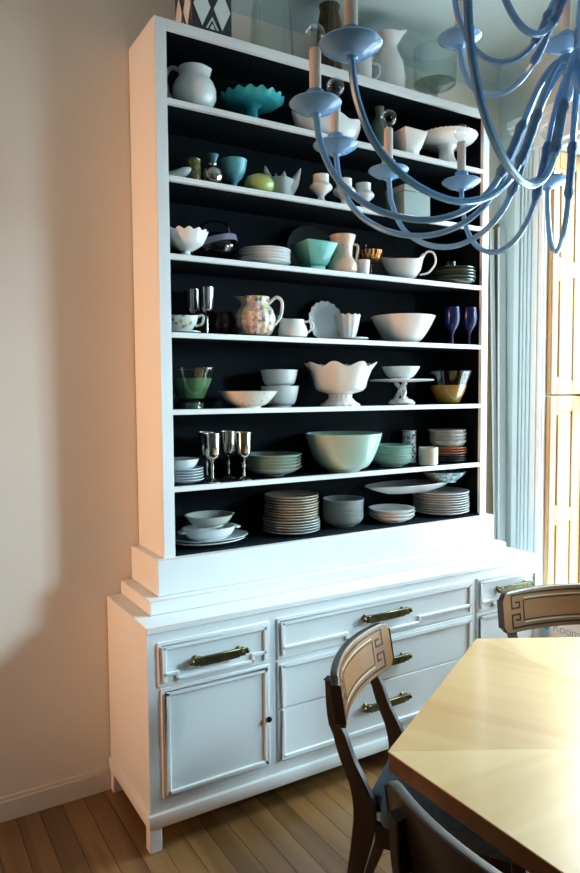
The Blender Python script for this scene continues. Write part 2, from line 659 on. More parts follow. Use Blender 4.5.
def knob(par, x, z):
    k = MB().lathe([(0, 0), (0.008, 0), (0.005, 0.006), (0.005, 0.012), (0.011, 0.016), (0.010, 0.022), (0, 0.025)], 12)
    k.v = [(x+p[0], SBY-.006-p[2], z+p[1]) for p in k.v]
    return sbuild(k, 'knob', mat('black_iron', (0.02, 0.02, 0.02), 0.35, 0.7), sb, par=par)


d = front('drawer', 0.790, 1.226, 0.580, 0.735, (0.865, 1.145, 0))
pull(d, 1.010, 0.655)
d = front('drawer', 1.262, 2.285, 0.580, 0.737, (1.585, 1.955, 0))
pull(d, 1.770, 0.672, 0.24)
d = front('drawer', 2.316, 2.722, 0.580, 0.737, (2.42, 2.62, 0))
pull(d, 2.535, 0.672, 0.225)
d = front('door', 0.800, 1.226, 0.180, 0.572)
knob(d, 1.212, 0.368)
d = front('door', 2.316, 2.722, 0.180, 0.572)
knob(d, 2.330, 0.368)
# two deep drawers under one shared moulding
for za, zb, hz in ((0.388, 0.572, 0.474), (0.178, 0.384, 0.300)):
    o = sbox('drawer', 1.262, 2.285, SBY-.006, SBY+.004, za, zb, M_WHITE, sb, 0.002)
    mm = MB()
    fy = SBY-.006
    strip(mm, 1.276, 1.290, za+(0.014 if za < 0.3 else 0), zb-(0.014 if zb > 0.5 else 0), fy)
    strip(mm, 2.257, 2.271, za+(0.014 if za < 0.3 else 0), zb-(0.014 if zb > 0.5 else 0), fy)
    if zb > 0.5:
        strip(mm, 1.276, 2.271, zb-0.028, zb-0.014, fy)
    else:
        strip(mm, 1.276, 2.271, za+0.014, za+0.028, fy)
    sbuild(mm, 'moulding', M_WHITE, sb, par=o, smooth=False, bevel=0.003)
    pull(o, 1.770, hz, 0.24)

# ------------------------------------------------------------------ hutch
HX0, HX1, HY, HZ = 0.890, 2.570, 2.392, 2.924
SH = dict(S1=2.650, S2=2.378, S3=2.098, S4=1.813, S5=1.528, S6=1.240, S7=0.985, T=2.924)
hu = thing('display_hutch', 'tall white bookcase with midnight dark interior standing on the sideboard', 'hutch', (1.73, 2.52, SBH))
sbox('step_moulding', 0.810, 2.650, 2.330, 2.676, SBH, 0.843, M_WHITE, hu, 0.003)
sbox('plinth', 0.856, 2.604, 2.370, 2.676, 0.843, 0.978, M_WHITE, hu, 0.003)
sbox('side_panel', HX0, HX0+.022, HY+.018, 2.676, 0.978, HZ, M_WHITE, hu)
sbox('side_panel', HX1-.022, HX1, HY+.018, 2.676, 0.978, HZ, M_WHITE, hu)
sbox('stile', HX0, HX0+.045, HY, HY+.018, 0.978, HZ, M_WHITE, hu, 0.0015)
sbox('stile', HX1-.042, HX1, HY, HY+.018, 0.978, HZ, M_WHITE, hu, 0.0015)
sbox('top_rail', HX0+.045, HX1-.042, HY, HY+.018, 2.889, HZ, M_WHITE, hu, 0.0015)
sbox('top_panel', HX0+.022, HX1-.022, HY+.018, 2.676, 2.908, HZ-.001, M_WHITE, hu)
sbox('lining', HX0+.022, HX0+.028, HY+.018, 2.662, 0.978, 2.903, M_DARK, hu)
sbox('lining', HX1-.028, HX1-.022, HY+.018, 2.662, 0.978, 2.903, M_DARK, hu)
sbox('lining', HX0+.028, HX1-.028, HY+.018, 2.662, 2.900, 2.906, M_DARK, hu)
sbox('back_panel', HX0+.022, HX1-.022, 2.662, 2.675, 0.978, 2.907, M_DARK, hu)
sbox('floor_board', HX0+.028, HX1-.028, HY+.004, 2.662, 0.9785, 0.985, M_DARK, hu)
for k in range(1, 7):
    z = SH['S%d' % k]
    o = sbox('shelf', HX0+.028, HX1-.028, HY+.019, 2.662, z-.019, z, M_DARK, hu)
    sbox('shelf_edge', HX0+.045, HX1-.042, HY+.001, HY+.019, z-.0195, z+.0005, M_WHITE, hu, 0.001, par=o)

# ------------------------------------------------------------------ hexagonal table
TC, TR, TZ = (1.712, 0.795), 0.835, 0.75
tb = thing('dining_table', 'hexagonal dining table with polished honey veneer wedges meeting at the centre', 'table', (TC[0], TC[1], 0))
hexv = [(TR*math.cos(PI/2+k*PI/3), TR*math.sin(PI/2+k*PI/3)) for k in range(6)]
M_EDGE = wood('table_edge_walnut', (0.20, 0.085, 0.035), (0.12, 0.045, 0.018), 'X', 0.35, 0.3, 10)
MB().prism([(x*0.9985, y*0.9985) for x, y in hexv], TZ-0.045, TZ-0.003).build('edge_band', M_EDGE, tb, smooth=False)
vm = []
for k, tone in enumerate((1.0, 1.45, 1.05, 1.4, 1.0, 1.3)):
    c1 = (0.82*tone**0.3, 0.485*tone**0.55, 0.20*tone**0.8)
    c2 = (0.70*tone**0.3, 0.36*tone**0.55, 0.125*tone**0.8)
    vm.append(wood('honey_veneer_%s' % 'abcdef'[k], c1, c2, 'Y', 0.30, 0.9, 7.0, stretch=0.12))
for k in range(6):
    a, b = hexv[k], hexv[(k+1) % 6]
    ang = math.atan2(a[1]+b[1], a[0]+b[0])-PI/2
    g = 0.0004
    L = TR*math.cos(PI/6)
    hw = TR/2
    wd = MB().prism([(0, g), (hw-g, L), (-hw+g, L)], TZ-0.003, TZ)
    o = wd.build('veneer_wedge', vm[k], tb, smooth=False)
    o.rotation_euler = (0, 0, ang)
MB().prism([(x*0.80, y*0.80) for x, y in hexv], TZ-0.12, TZ-0.045).build('apron', M_EDGE, tb, smooth=False)
ped = MB()
ped.lathe([(0.0, 0.06), (0.17, 0.06), (0.17, 0.10), (0.10, 0.16), (0.075, 0.30), (0.075, 0.5), (0.12, 0.60), (0.20, 0.63), (0, 0.63)], 24)
ped.build('pedestal', M_EDGE, tb)
for k in range(3):
    a = PI/2+k*2*PI/3+PI/3
    ft = MB().tube([(0.1*math.cos(a), 0.1*math.sin(a), 0.10), (0.28*math.cos(a), 0.28*math.sin(a), 0.06), (0.40*math.cos(a), 0.40*math.sin(a), 0.022)], [0.04, 0.03, 0.022], 10)
    ft.build('foot', M_EDGE, tb)

# ------------------------------------------------------------------ chairs
M_RAIL = wood('inlaid_walnut', (0.30, 0.125, 0.036), (0.19, 0.075, 0.022), 'X', 0.34, 0.12, 9)
M_POST = wood('dark_walnut', (0.040, 0.026, 0.018), (0.022, 0.014, 0.010), 'Z', 0.34, 0.2, 10)
M_SEAT = mat('slate_blue_fabric', (0.06, 0.10, 0.15), 0.9, var=0.15, scale=60, bump=0.3)
M_INLAY = mat('ebony_inlay', (0.008, 0.007, 0.006), 0.3)
M_PALE = mat('pale_inlay', (0.55, 0.42, 0.26), 0.3)
RAIL_W, RAIL_Z0, RAIL_Z1 = 0.25, 0.688, 0.842


def rail_pt(u, v, off):
    """u in -1..1 across, v height, off towards the sitter; concave arc leaning back"""
    R = 0.70
    a = u*RAIL_W/R
    x = (R-off)*math.sin(a)
    y = -0.292-(v-RAIL_Z0)*0.16+R-(R-off)*math.cos(a)
    return (x, y, v)


def strip_on_rail(mb, u0, v0, u1, v1, w, off, n=14):
    wu = w/RAIL_W
    if abs(u1-u0) > abs(v1-v0)/RAIL_W:
        lo, hi = min(u0, u1)-wu/2, max(u0, u1)+wu/2
        k = max(1, int(n*abs(hi-lo)/2))
        for i in range(k):
            a, b = lo+(hi-lo)*i/k, lo+(hi-lo)*(i+1)/k
            quad(mb, a, b, v0-w/2, v0+w/2, off)
    else:
        quad(mb, u0-wu/2, u0+wu/2, min(v0, v1)-w/2, max(v0, v1)+w/2, off)


def quad(mb, a, b, c, d, off):
    p = [rail_pt(a, c, off), rail_pt(b, c, off), rail_pt(b, d, off), rail_pt(a, d, off)]
    q = [rail_pt(a, c, off+.0007), rail_pt(b, c, off+.0007), rail_pt(b, d, off+.0007), rail_pt(a, d, off+.0007)]
    mb.add(p+q, [(3, 2, 1, 0), (4, 5, 6, 7), (0, 1, 5, 4), (1, 2, 6, 5), (2, 3, 7, 6), (3, 0, 4, 7)])


def make_chair():
    t = link('dining_chair', None)
    # curved top rail with rounded ends
    rail = MB()
    N = 28
    th = 0.011
    us = [-1+2*i/N for i in range(N+1)]
    sec = []
    for u in us:
        e = (abs(u)-0.86)/0.14
        sh = 0.0 if e <= 0 else 0.030*(1-math.sqrt(max(0, 1-e*e*0.98)))
        bow = 0.004*(1-u*u)
        sec.append((u, RAIL_Z0+sh, RAIL_Z1-sh-0.006+bow))
    vs, fs = [], []
    for u, z0, z1 in sec:
        vs += [rail_pt(u, z0, -th), rail_pt(u, z0, th), rail_pt(u, z1, th), rail_pt(u, z1, -th)]
    for i in range(N):
        for k in range(4):
            fs.append((i*4+k, i*4+(k+1) % 4, i*4+4+(k+1) % 4, i*4+4+k))
    fs += [(0, 1, 2, 3), tuple(N*4+k for k in (3, 2, 1, 0))]
    rail.add(vs, fs)
    r = rail.build('backrest', M_POST, t, bevel=0.003)
    vn = MB()
    q = 0.004
    vs, fs = [], []
    for i, (u, z0, z1) in enumerate(sec):
        u = max(-0.985, min(0.985, u))
        vs += [rail_pt(u, z0+q, th-.0004), rail_pt(u, z0+q, th+.0006), rail_pt(u, z1-q, th+.0006), rail_pt(u, z1-q, th-.0004)]
    for i in range(N):
        for k in range(4):
            fs.append((i*4+k, i*4+(k+1) % 4, i*4+4+(k+1) % 4, i*4+4+k))
    fs += [(0, 1, 2, 3), tuple(N*4+k for k in (3, 2, 1, 0))]
    vn.add(vs, fs)
    vn.build('veneer', M_RAIL, r, smooth=True)
    # Greek key inlay: a dark line along top and bottom that turns into a key at each end, pale inner border
    iv = MB()
    w = 0.0065
    top, bot = RAIL_Z1-0.018, RAIL_Z0+0.018
    mid = (top+bot)/2
    off = th+0.0008
    strip_on_rail(iv, -0.80, top, 0.80, top, w, off)
    strip_on_rail(iv, -0.80, bot, 0.80, bot, w, off)
    for s in (-1, 1):
        for e, sg in ((top, -1), (bot, 1)):
            z_in = mid-sg*0.012
            strip_on_rail(iv, s*0.80, e, s*0.80, z_in, w, off)
            strip_on_rail(iv, s*0.80, z_in, s*0.64, z_in, w, off)
            strip_on_rail(iv, s*0.64, z_in, s*0.64, z_in-sg*0.020, w, off)
            strip_on_rail(iv, s*0.64, z_in-sg*0.020, s*0.72, z_in-sg*0.020, w, off)
        strip_on_rail(iv, s*0.56, mid-0.036, s*0.56, mid+0.036, w*0.6, off)
    strip_on_rail(iv, -0.56, mid-0.036, 0.56, mid-0.036, w*0.6, off)
    strip_on_rail(iv, -0.56, mid+0.036, 0.56, mid+0.036, w*0.6, off)
    iv.build('key_inlay', M_INLAY, r, smooth=False)['label'] = 'dark Greek key inlay'
    pv = MB()
    for zz in (mid-0.044, mid+0.044):
        strip_on_rail(pv, -0.54, zz, 0.54, zz, 0.004, off)
    pv.build('border_inlay', M_PALE, r, smooth=False)
    # rear posts flowing into sabre legs
    side = [(-0.300, 0.800, 0.026), (-0.290, 0.70, 0.034), (-0.262, 0.60, 0.040), (-0.225, 0.52, 0.050), (-0.205, 0.45, 0.066),
            (-0.212, 0.38, 0.060), (-0.235, 0.26, 0.046), (-0.268, 0.12, 0.038), (-0.310, 0.0, 0.030)]
    cs = spline([(y, z, w_) for y, z, w_ in side], 4)
    for s in (-1, 1):
        pm_ = MB()
        vs, fs = [], []
        k = len(cs)
        for i, c in enumerate(cs):
            splay = 0.178
            # keep the upper post just behind the curved rail
            hx = 0.0135
            for dx, dy in ((-hx, -c.z/2), (hx, -c.z/2), (hx, c.z/2), (-hx, c.z/2)):
                vs.append((s*splay+dx, c.x+dy-(0.006 if c.y > 0.66 else 0), c.y))
        for i in range(k-1):
            for q in range(4):
                fs.append((i*4+q, i*4+(q+1) % 4, i*4+4+(q+1) % 4, i*4+4+q))
        fs += [(0, 1, 2, 3), tuple((k-1)*4+q for q in (3, 2, 1, 0))]
        pm_.add(vs, fs)
        pm_.build('back_leg', M_POST, t, bevel=0.003)
        fl = MB()
        a = (s*0.205, 0.195)
        fl.add([(a[0]+dx*q, a[1]+dy*q+sh, z) for z, q, sh in ((0.44, 1, 0), (0.0, 0.62, 0.02)) for dx, dy in ((-.018, -.018), (.018, -.018), (.018, .018), (-.018, .018))],
               [(3, 2, 1, 0), (4, 5, 6, 7), (0, 1, 5, 4), (1, 2, 6, 5), (2, 3, 7, 6), (3, 0, 4, 7)])
        fl.build('front_leg', M_POST, t, bevel=0.003)
    fr = MB()
    fr.box(-0.164, 0.164, -0.200, -0.178, 0.375, 0.435)
    fr.box(-0.187, 0.187, 0.180, 0.204, 0.375, 0.435)
    for s in (-1, 1):
        fr.box(s*0.200-0.010, s*0.200+0.010, -0.170, 0.178, 0.375, 0.435)
    fr.build('seat_rail', M_POST, t, smooth=False)
    st = MB().prism([(-0.158, -0.205), (0.158, -0.205), (0.164, -0.165), (0.225, -0.15), (0.235, 0.215), (-0.235, 0.215), (-0.225, -0.15), (-0.164, -0.165)], 0.4355, 0.490)
    st.build('seat', M_SEAT, t, bevel=0.016, seg=2)
    return t


def copy_tree(o, parent=None):
    c = o.copy()
    col.objects.link(c)
    c.parent = parent
    for ch in o.children:
        copy_tree(ch, c)
    return c


chair = make_chair()


def on_edge(mid_ang, along, out, twist=0.0):
    """place a chair facing the table edge whose outward normal is mid_ang (deg)"""
    a = math.radians(mid_ang)
    n_ = Vector((math.cos(a), math.sin(a)))
    t_ = Vector((-n_.y, n_.x))
    p = Vector(TC)+n_*(TR*math.cos(PI/6)+out)+t_*along
    return (p.x, p.y, 0), a+PI/2+twist


CH = [(120, 0.012, -0.045, 0.09, 'walnut dining chair on the table edge facing the sideboard pulls'),
      (60, -0.030, 0.012, 0.22, 'walnut dining chair near the tall window, dark against the sideboard end'),
      (180, 0.020, -0.118, 0.0, 'walnut dining chair turned with its plain outer back to the room')]
for i, (ma, al, ou, tw, lb) in enumerate(CH):
    o = chair if i == 0 else copy_tree(chair)
    o.location, rz = on_edge(ma, al, ou, tw)
    o.rotation_euler = (0, 0, rz)
    tag(o, lb, 'chair', 'dining chairs around the hexagonal table')

# ------------------------------------------------------------------ chandelier
CC = (1.415, 1.037)
ch = thing('chandelier', 'powder blue many-armed chandelier with candle bulbs hanging over the table', 'chandelier', (CC[0], CC[1], 1.88))
Z0 = 1.88


def crel(mb, name, mt, par=None, **k):
    return mb.build(name, mt, par or ch, **k)


clm = MB().lathe([(0, 0.385), (0.012, 0.390), (0.020, 0.405), (0.030, 0.43), (0.034, 0.455), (0.026, 0.475), (0.014, 0.50), (0.013, 0.60), (0.026, 0.64), (0.030, 0.665),
                  (0.018, 0.69), (0.011, 0.74), (0.010, 0.85), (0.008, 0.9), (0, 0.9)], 24)
crel(clm, 'column', M_BLUE)
crel(MB().tube([(0, 0, 0.89), (0, 0, RZ-Z0-0.03)], 0.006, 8), 'rod', M_BLUE)
crel(MB().lathe([(0, RZ-Z0-0.05), (0.02, RZ-Z0-0.045), (0.065, RZ-Z0-0.012), (0.07, RZ-Z0-0.001), (0, RZ-Z0-0.001)], 24), 'ceiling_canopy', M_BLUE)
low = [(0.022, 2.338), (0.060, 2.335), (0.100, 2.285), (0.135, 2.205), (0.170, 2.120), (0.215, 2.045), (0.285, 1.998), (0.375, 1.984), (0.475, 2.010), (0.555, 2.068),
       (0.600, 2.150), (0.614, 2.235)]
hig = [(0.018, 2.545), (0.060, 2.515), (0.092, 2.470), (0.130, 2.410), (0.190, 2.366), (0.270, 2.362), (0.345, 2.405), (0.392, 2.480), (0.408, 2.555)]


def arm_parts(prof, sc):
    pts = spline([(r, 0, z-Z0) for r, z in prof], 6)
    arm = MB().tube(pts, 0.0078*sc, 8).mesh('arm', M_BLUE)
    # ribbed collar on the rising inner part of the arm
    i0 = int(len(pts)*0.27)
    i1 = int(len(pts)*0.41)
    seg = pts[i0:i1+1]
    rr = [0.0135 if i in (1, len(seg)-2) else (0.0105 if 0 < i < len(seg)-1 else 0.009) for i in range(len(seg))]
    collar = MB().tube(seg, [a*sc for a in rr], 10).mesh('collar', M_BLUED)
    e = prof[-1]
    cx, cz = e[0], e[1]-Z0
    bob = MB().lathe([(0, -0.014), (0.011, -0.014), (0.014, -0.009), (0.026, -0.007), (0.030, -0.0035), (0.044, 0.0005), (0.048, 0.005), (0.058, 0.010), (0.061, 0.015), (0.058, 0.019), (0.045, 0.018), (0.028, 0.024), (0.021, 0.030),
                      (0.021, 0.042), (0.016, 0.046), (0, 0.046)], 28, (cx, 0, cz)).mesh('bobeche', M_BLUE)
    can = MB().lathe([(0, 0.044), (0.0135, 0.044), (0.0135, 0.135), (0.011, 0.138), (0, 0.138)], 14, (cx, 0, cz)).mesh('candle_sleeve', M_CANDLE)
    R = 0.0245
    prof_b = [(0.009, 0.139), (0.010, 0.146)]+[(R*math.sin(a), 0.168-R*math.cos(a)) for a in [0.45+(PI-0.45)*i/9 for i in range(10)]]
    blb = MB().lathe([(0, 0.139)]+prof_b[:-1]+[(0, 0.168+R)], 16, (cx, 0, cz)).mesh('bulb', G_BULB)
    return arm, (('collar', collar), ('bobeche', bob), ('candle_sleeve', can), ('bulb', blb))


for prof, angs, sc in ((low, [174.0-25.714*k for k in range(14)], 1.0), (hig, [88, 43, -92, -137], 0.95), ([(0.018+(r-0.018)*0.70, z) for r, z in hig], [133, 178, -2, -47], 0.95)):
    am, subs = arm_parts(prof, sc)
    for a in angs:
        o = link('arm', am, ch, (0, 0, 0), math.radians(a))
        for nme, me in subs:
            link(nme, me, o)

# ------------------------------------------------------------------ things leaning in the corner and on the floor
def plank_lean(name, bottom, top, width, thick, mt, label, group=None):
    b, t_ = Vector(bottom), Vector(top)
    o = MB().box(-width/2, width/2, -thick/2, thick/2, 0, (t_-b).length).build(name, mt, None, smooth=False)
    zax = (t_-b).normalized()
    yax = Vector((0, 1, 0))
    yax = (yax-zax*yax.dot(zax)).normalized()
    xax = yax.cross(zax)
    M_ = Matrix((xax, yax, zax)).transposed().to_4x4()
    M_.translation = b
    o.matrix_world = M_
    return tag(o, label, 'board', group)


M_TAN = wood('bare_tan_board', (0.40, 0.28, 0.17), (0.32, 0.21, 0.12), 'Z', 0.7, 0.0, 8)
plank_lean('leaning_board', (2.868, 2.650, 0.002), (2.868, 2.668, 2.50), 0.15, 0.012, M_TAN, 'bare tan wooden board leaning in the corner behind white trim strips')
plank_lean('leaning_trim', (2.905, 2.605, 0.002), (2.866, 2.648, 2.46), 0.022, 0.012, M_WHITE, 'narrow white trim strip leaning against the tan board')
plank_lean('leaning_trim', (2.884, 2.560, 0.002), (2.922, 2.628, 2.47), 0.046, 0.014, M_WHITE, 'wide white trim board leaning in the corner beside the window casing')

bx = thing('carton', 'white carton with a teal dot and grey lettering below the tall window', 'box', (2.87, 2.03, 0))
box('body', -0.06, 0.06, -0.30, 0.38, 0, 0.56, mat('white_card', (0.90, 0.93, 0.93), 0.6, var=0.02), bx, 0.004)
dot = MB().lathe([(0, 0), (0.022, 0), (0.022, 0.001), (0, 0.001)], 20)
dot.v = [(-0.0602-p[2], -p[0]+0.185, 0.425+p[1]) for p in dot.v]
dot.build('dot', mat('teal_print', (0.02, 0.60, 0.66), 0.5), bx)['label'] = 'teal printed dot'
cu = bpy.data.curves.new('lettering', 'FONT')
cu.body = 'Room'
cu.size = 0.062
cu.extrude = 0.0004
tmp = bpy.data.objects.new('lettering_tmp', cu)
col.objects.link(tmp)
dg = bpy.context.evaluated_depsgraph_get()
me = bpy.data.meshes.new_from_object(tmp.evaluated_get(dg))
bpy.data.objects.remove(tmp)
me.materials.clear()
me.materials.append(mat('grey_print', (0.36, 0.55, 0.60), 0.6))
me.transform(Matrix(((0, 0, -1, -0.0606), (-1, 0, 0, 0.145), (0, 1, 0, 0.412), (0, 0, 0, 1))))
link('lettering', me, bx)

# ------------------------------------------------------------------ crockery helpers
RA = -0.5413            # heading of "along the shelf as seen from the room" in plan
LA = RA+PI


def put(name, me_or_none, shelf, x, y, label, cat, rz=0.0, dz=0.0, group=None):
    z = SH[shelf] if isinstance(shelf, str) else shelf
    o = link(name, me_or_none, None, (x, y, z+0.0006+dz), rz)
    return tag(o, label, cat, group)


def lathe_obj(name, prof, mt, shelf, x, y, label, cat, n=32, rf=None, rz=0.0, dz=0.0, group=None, sx=1.0, sy=1.0, bevel=0.0):
    mb = MB().lathe(prof, n, rf=rf)
    if sx != 1 or sy != 1:
        mb.v = [(p[0]*sx, p[1]*sy, p[2]) for p in mb.v]
    return put(name, mb.mesh(name, mt, bevel=bevel), shelf, x, y, label, cat, rz, dz, group)


def scallop(nl, amp, z_from, z_to, zamp=0.0, tilt=0.0):
    def f(a, r, z):
        s = min(1, max(0, (z-z_from)/(z_to-z_from)))
        c = math.cos(nl*a)
        return r*(1+amp*s*s*c), z+zamp*s*s*c
    return f


def spouted(ang, amt, z_from, z_to, lift=0.0, width=0.55, lobes=0, lamp=0.0):
    def f(a, r, z):
        s = min(1, max(0, (z-z_from)/(z_to-z_from)))
        d_ = (a-ang+PI) % (2*PI)-PI
        g = math.exp(-(d_/width)**2)
        rr = r+amt*s*s*g
        if lobes:
            rr *= 1+lamp*math.cos(lobes*a)*(1-s)
        return rr, z+lift*s*s*g
    return f


def handle(par, pts, rad, mt, ang=0.0, name='handle', flat=1.0):
    """tube through (out, z) points in the vertical plane at heading ang"""
    P = spline([(r*math.cos(ang), r*math.sin(ang), z) for r, z in pts], 5)
    return MB().tube(P, rad, 8).build(name, mt, par)


ORD = ['bottom', 'second from the bottom', 'third from the bottom', 'fourth from the bottom', 'fifth from the bottom', 'sixth from the bottom', 'seventh from the bottom', 'eighth from the bottom', 'ninth from the bottom']


def place(i, n):
    """which one of a stack, counted from the nearer end"""
    if i == n-1:
        return 'top'
    if i == n-2 and n > 2:
        return 'second from the top'
    if i == n-3 and n > 5:
        return 'third from the top'
    if i == n-4 and n > 8:
        return 'fourth from the top'
    if i == n-5 and n > 10:
        return 'fifth from the top'
    return ORD[i]


def stack(name, prof, n, dz, mt, shelf, x, y, label, cat, group, seg=32, z0=0.0, jit=0.002, rf=None):
    meshes = [MB().lathe(prof, seg, rf=rf).mesh(name, q) for q in (mt if isinstance(mt, (list, tuple)) else [mt])]
    for i in range(n):
        put(name, meshes[i % len(meshes)], shelf, x+random.uniform(-jit, jit), y+random.uniform(-jit, jit), label+', '+place(i, n), cat,
            random.uniform(0, 6), z0+i*dz, group)
    return z0+n*dz


# ------------------------------------------------------------------ on top of the hutch
cn = put('canister', None, 'T', 1.128, 2.50, 'black and white diamond patterned square canister on top of the hutch', 'canister')
M_BLK = mat('black_green_glaze', (0.012, 0.018, 0.018), 0.35)
M_BONE = mat('bone_glaze', (0.70, 0.74, 0.74), 0.3, var=0.03)
hw, hh = 0.082, 0.32
box('body', -hw, hw, -hw, hw, 0, hh, M_BLK, cn, 0.003)
dm = MB()
dm.prism([(0, -0.072), (0.034, 0), (0, 0.072), (-0.034, 0)], 0, 0.002)
dmesh = dm.mesh('diamond', M_BONE, False)
cm = MB()
cm.prism([(-0.026, 0), (0, 0.045), (0.026, 0), (0.019, 0), (0, 0.033), (-0.019, 0)], 0, 0.002)
cm.prism([(-0.011, 0), (0, 0.020), (0.011, 0)], 0, 0.002)
cmesh = cm.mesh('chevron', M_BONE, False)
for face in range(4):
    for r_ in range(2):
        for c_ in (-1, 1):
            o = link('diamond', dmesh, cn)
            o.matrix_local = Matrix.Rotation(face*PI/2, 4, 'Z') @ Matrix.Translation((c_*0.041, -hw, 0.098+r_*0.15)) @ Matrix.Rotation(PI/2, 4, 'X')
    for c_ in (0,):
        o = link('chevron', cmesh, cn)
        o.matrix_local = Matrix.Rotation(face*PI/2, 4, 'Z') @ Matrix.Translation((c_*0.041, -hw, 0.022)) @ Matrix.Rotation(PI/2, 4, 'X')
lathe_obj('glass_cloche', shell([(0.092, 0), (0.092, 0.01), (0.088, 0.08), (0.082, 0.2), (0.07, 0.27), (0.045, 0.31), (0.012, 0.325), (0.012, 0.335)], 0.003), G_CLEAR, 'T', 1.435, 2.51,
          'tall clear glass cloche on top of the hutch beside the patterned canister', 'cloche')
bv = lathe_obj('wooden_vase', shell([(0.035, 0), (0.05, 0.04), (0.056, 0.16), (0.05, 0.26), (0.04, 0.31), (0.046, 0.335)], 0.006),
               wood('striped_dark_bark', (0.10, 0.055, 0.02), (0.02, 0.012, 0.006), 'Z', 0.6, 0.0, 60, stretch=0.04), 'T', 1.745, 2.545,
               'dark brown ridged wooden vase on top of the hutch', 'vase', rf=lambda a, r, z: (r*(1+0.04*math.cos(14*a)), z))
mg = lathe_obj('milk_glass_mug', shell([(0.04, 0), (0.046, 0.01), (0.046, 0.13), (0.048, 0.14)], 0.004), M_MILK, 'T', 1.885, 2.50,
               'white glass mug on top of the hutch next to the tall pitcher', 'mug')
handle(mg, [(0.045, 0.11), (0.075, 0.10), (0.078, 0.06), (0.045, 0.03)], 0.005, M_MILK, RA)
tp = lathe_obj('tall_pitcher', shell([(0.058, 0), (0.075, 0.03), (0.082, 0.09), (0.072, 0.16), (0.048, 0.21), (0.042, 0.235), (0.05, 0.27), (0.056, 0.285)], 0.005), M_MILK, 'T', 2.055, 2.53,
               'tall white pitcher with a beaked spout on top of the hutch', 'pitcher', rf=spouted(RA, 0.035, 0.235, 0.285, 0.02, 0.45))
handle(tp, [(0.05, 0.26), (0.11, 0.25), (0.12, 0.17), (0.078, 0.10)], 0.008, M_MILK, LA)
tf = put('trifle_bowl', None, 'T', 2.345, 2.53, 'clear glass footed trifle bowl on top of the hutch', 'bowl')
MB().lathe(shell([(0.02, 0.115), (0.085, 0.12), (0.100, 0.13), (0.104, 0.28), (0.106, 0.29)], 0.003), 36).build('bowl', G_CLEAR, tf)
MB().lathe([(0, 0), (0.06, 0), (0.062, 0.006), (0.03, 0.016), (0.014, 0.04), (0.014, 0.085), (0.03, 0.112), (0, 0.114)], 24).build('stem', glass('thick_glass', (0.75, 0.82, 0.80), 0.25), tf)
MB().lathe([(0, 0.1185), (0.084, 0.1225), (0.098, 0.131), (0.098, 0.134), (0.05, 0.126), (0, 0.124)], 36).build('base_disc', glass('thick_glass_base', (0.62, 0.70, 0.68), 0.3), tf)

# ------------------------------------------------------------------ shelf 1 (topmost)
p1 = lathe_obj('round_pitcher', shell([(0.042, 0), (0.065, 0.015), (0.084, 0.055), (0.084, 0.085), (0.074, 0.112), (0.060, 0.128), (0.057, 0.136), (0.060, 0.164)], 0.005), M_PORC, 'S1', 1.078, 2.482,
               'round white pitcher on the topmost shelf', 'pitcher', rf=spouted(RA, 0.010, 0.120, 0.150, 0.0, 0.32))
handle(p1, [(0.052, 0.160), (0.085, 0.172), (0.108, 0.135), (0.098, 0.075), (0.074, 0.05)], 0.0085, M_PORC, LA)
ts = put('cake_stand', None, 'S1', 1.335, 2.50, 'turquoise cake stand with a ruffled rim on the topmost shelf', 'cake stand')
MB().lathe([(0, 0.088), (0.10, 0.092), (0.106, 0.094), (0.126, 0.108), (0.131, 0.112), (0.127, 0.112), (0.104, 0.100), (0, 0.098)], 96, rf=scallop(18, 0.02, 0.094, 0.112, 0.006)).build('plate', M_TURQ, ts)
MB().lathe([(0, 0), (0.07, 0), (0.072, 0.006), (0.045, 0.018), (0.026, 0.04), (0.024, 0.075), (0.04, 0.088), (0, 0.089)], 24).build('pedestal', M_TURQ, ts)
lathe_obj('oval_bowl', bowl_profile(0.170, 0.10, 0.095, 0.006, 0.75), M_PORC, 'S1', 1.690, 2.485,
          'wide white oval serving bowl with fluted sides on the topmost shelf', 'bowl', n=64, rf=scallop(8, 0.035, 0.0, 0.09, 0.006), sy=0.52)
lathe_obj('green_bottle', shell([(0.034, 0), (0.037, 0.01), (0.037, 0.13), (0.030, 0.155), (0.018, 0.17), (0.017, 0.20), (0.021, 0.205), (0.021, 0.215)], 0.003),
          mat('sage_green_glaze', (0.10, 0.17, 0.13), 0.3, var=0.1), 'S1', 1.985, 2.50, 'sage green ceramic bottle on the topmost shelf', 'bottle')
sq = [(0.052, 0), (0.056, 0.006), (0.056, 0.028), (0.062, 0.034), (0.092, 0.105), (0.094, 0.112)]
lathe_obj('square_bowl', shell(sq, 0.007), M_MILK, 'S1', 2.115, 2.462, 'white square footed bowl on the topmost shelf', 'bowl', n=4, rz=PI/4, bevel=0.002)
ws = put('cake_stand', None, 'S1', 2.362, 2.468, 'white cake stand with a beaded rim on the topmost shelf', 'cake stand')
MB().lathe([(0, 0.098), (0.04, 0.098), (0.11, 0.108), (0.132, 0.122), (0.143, 0.135), (0.145, 0.140), (0.138, 0.140), (0.12, 0.126), (0, 0.112)], 96, rf=scallop(40, 0.012, 0.115, 0.14, 0.002)).build('plate', M_MILK, ws)
MB().lathe([(0, 0), (0.075, 0), (0.076, 0.008), (0.05, 0.02), (0.036, 0.05), (0.034, 0.08), (0.05, 0.099), (0, 0.0995)], 32, rf=lambda a, r, z: (r*(1+0.04*math.cos(12*a)), z)).build('pedestal', M_MILK, ws)

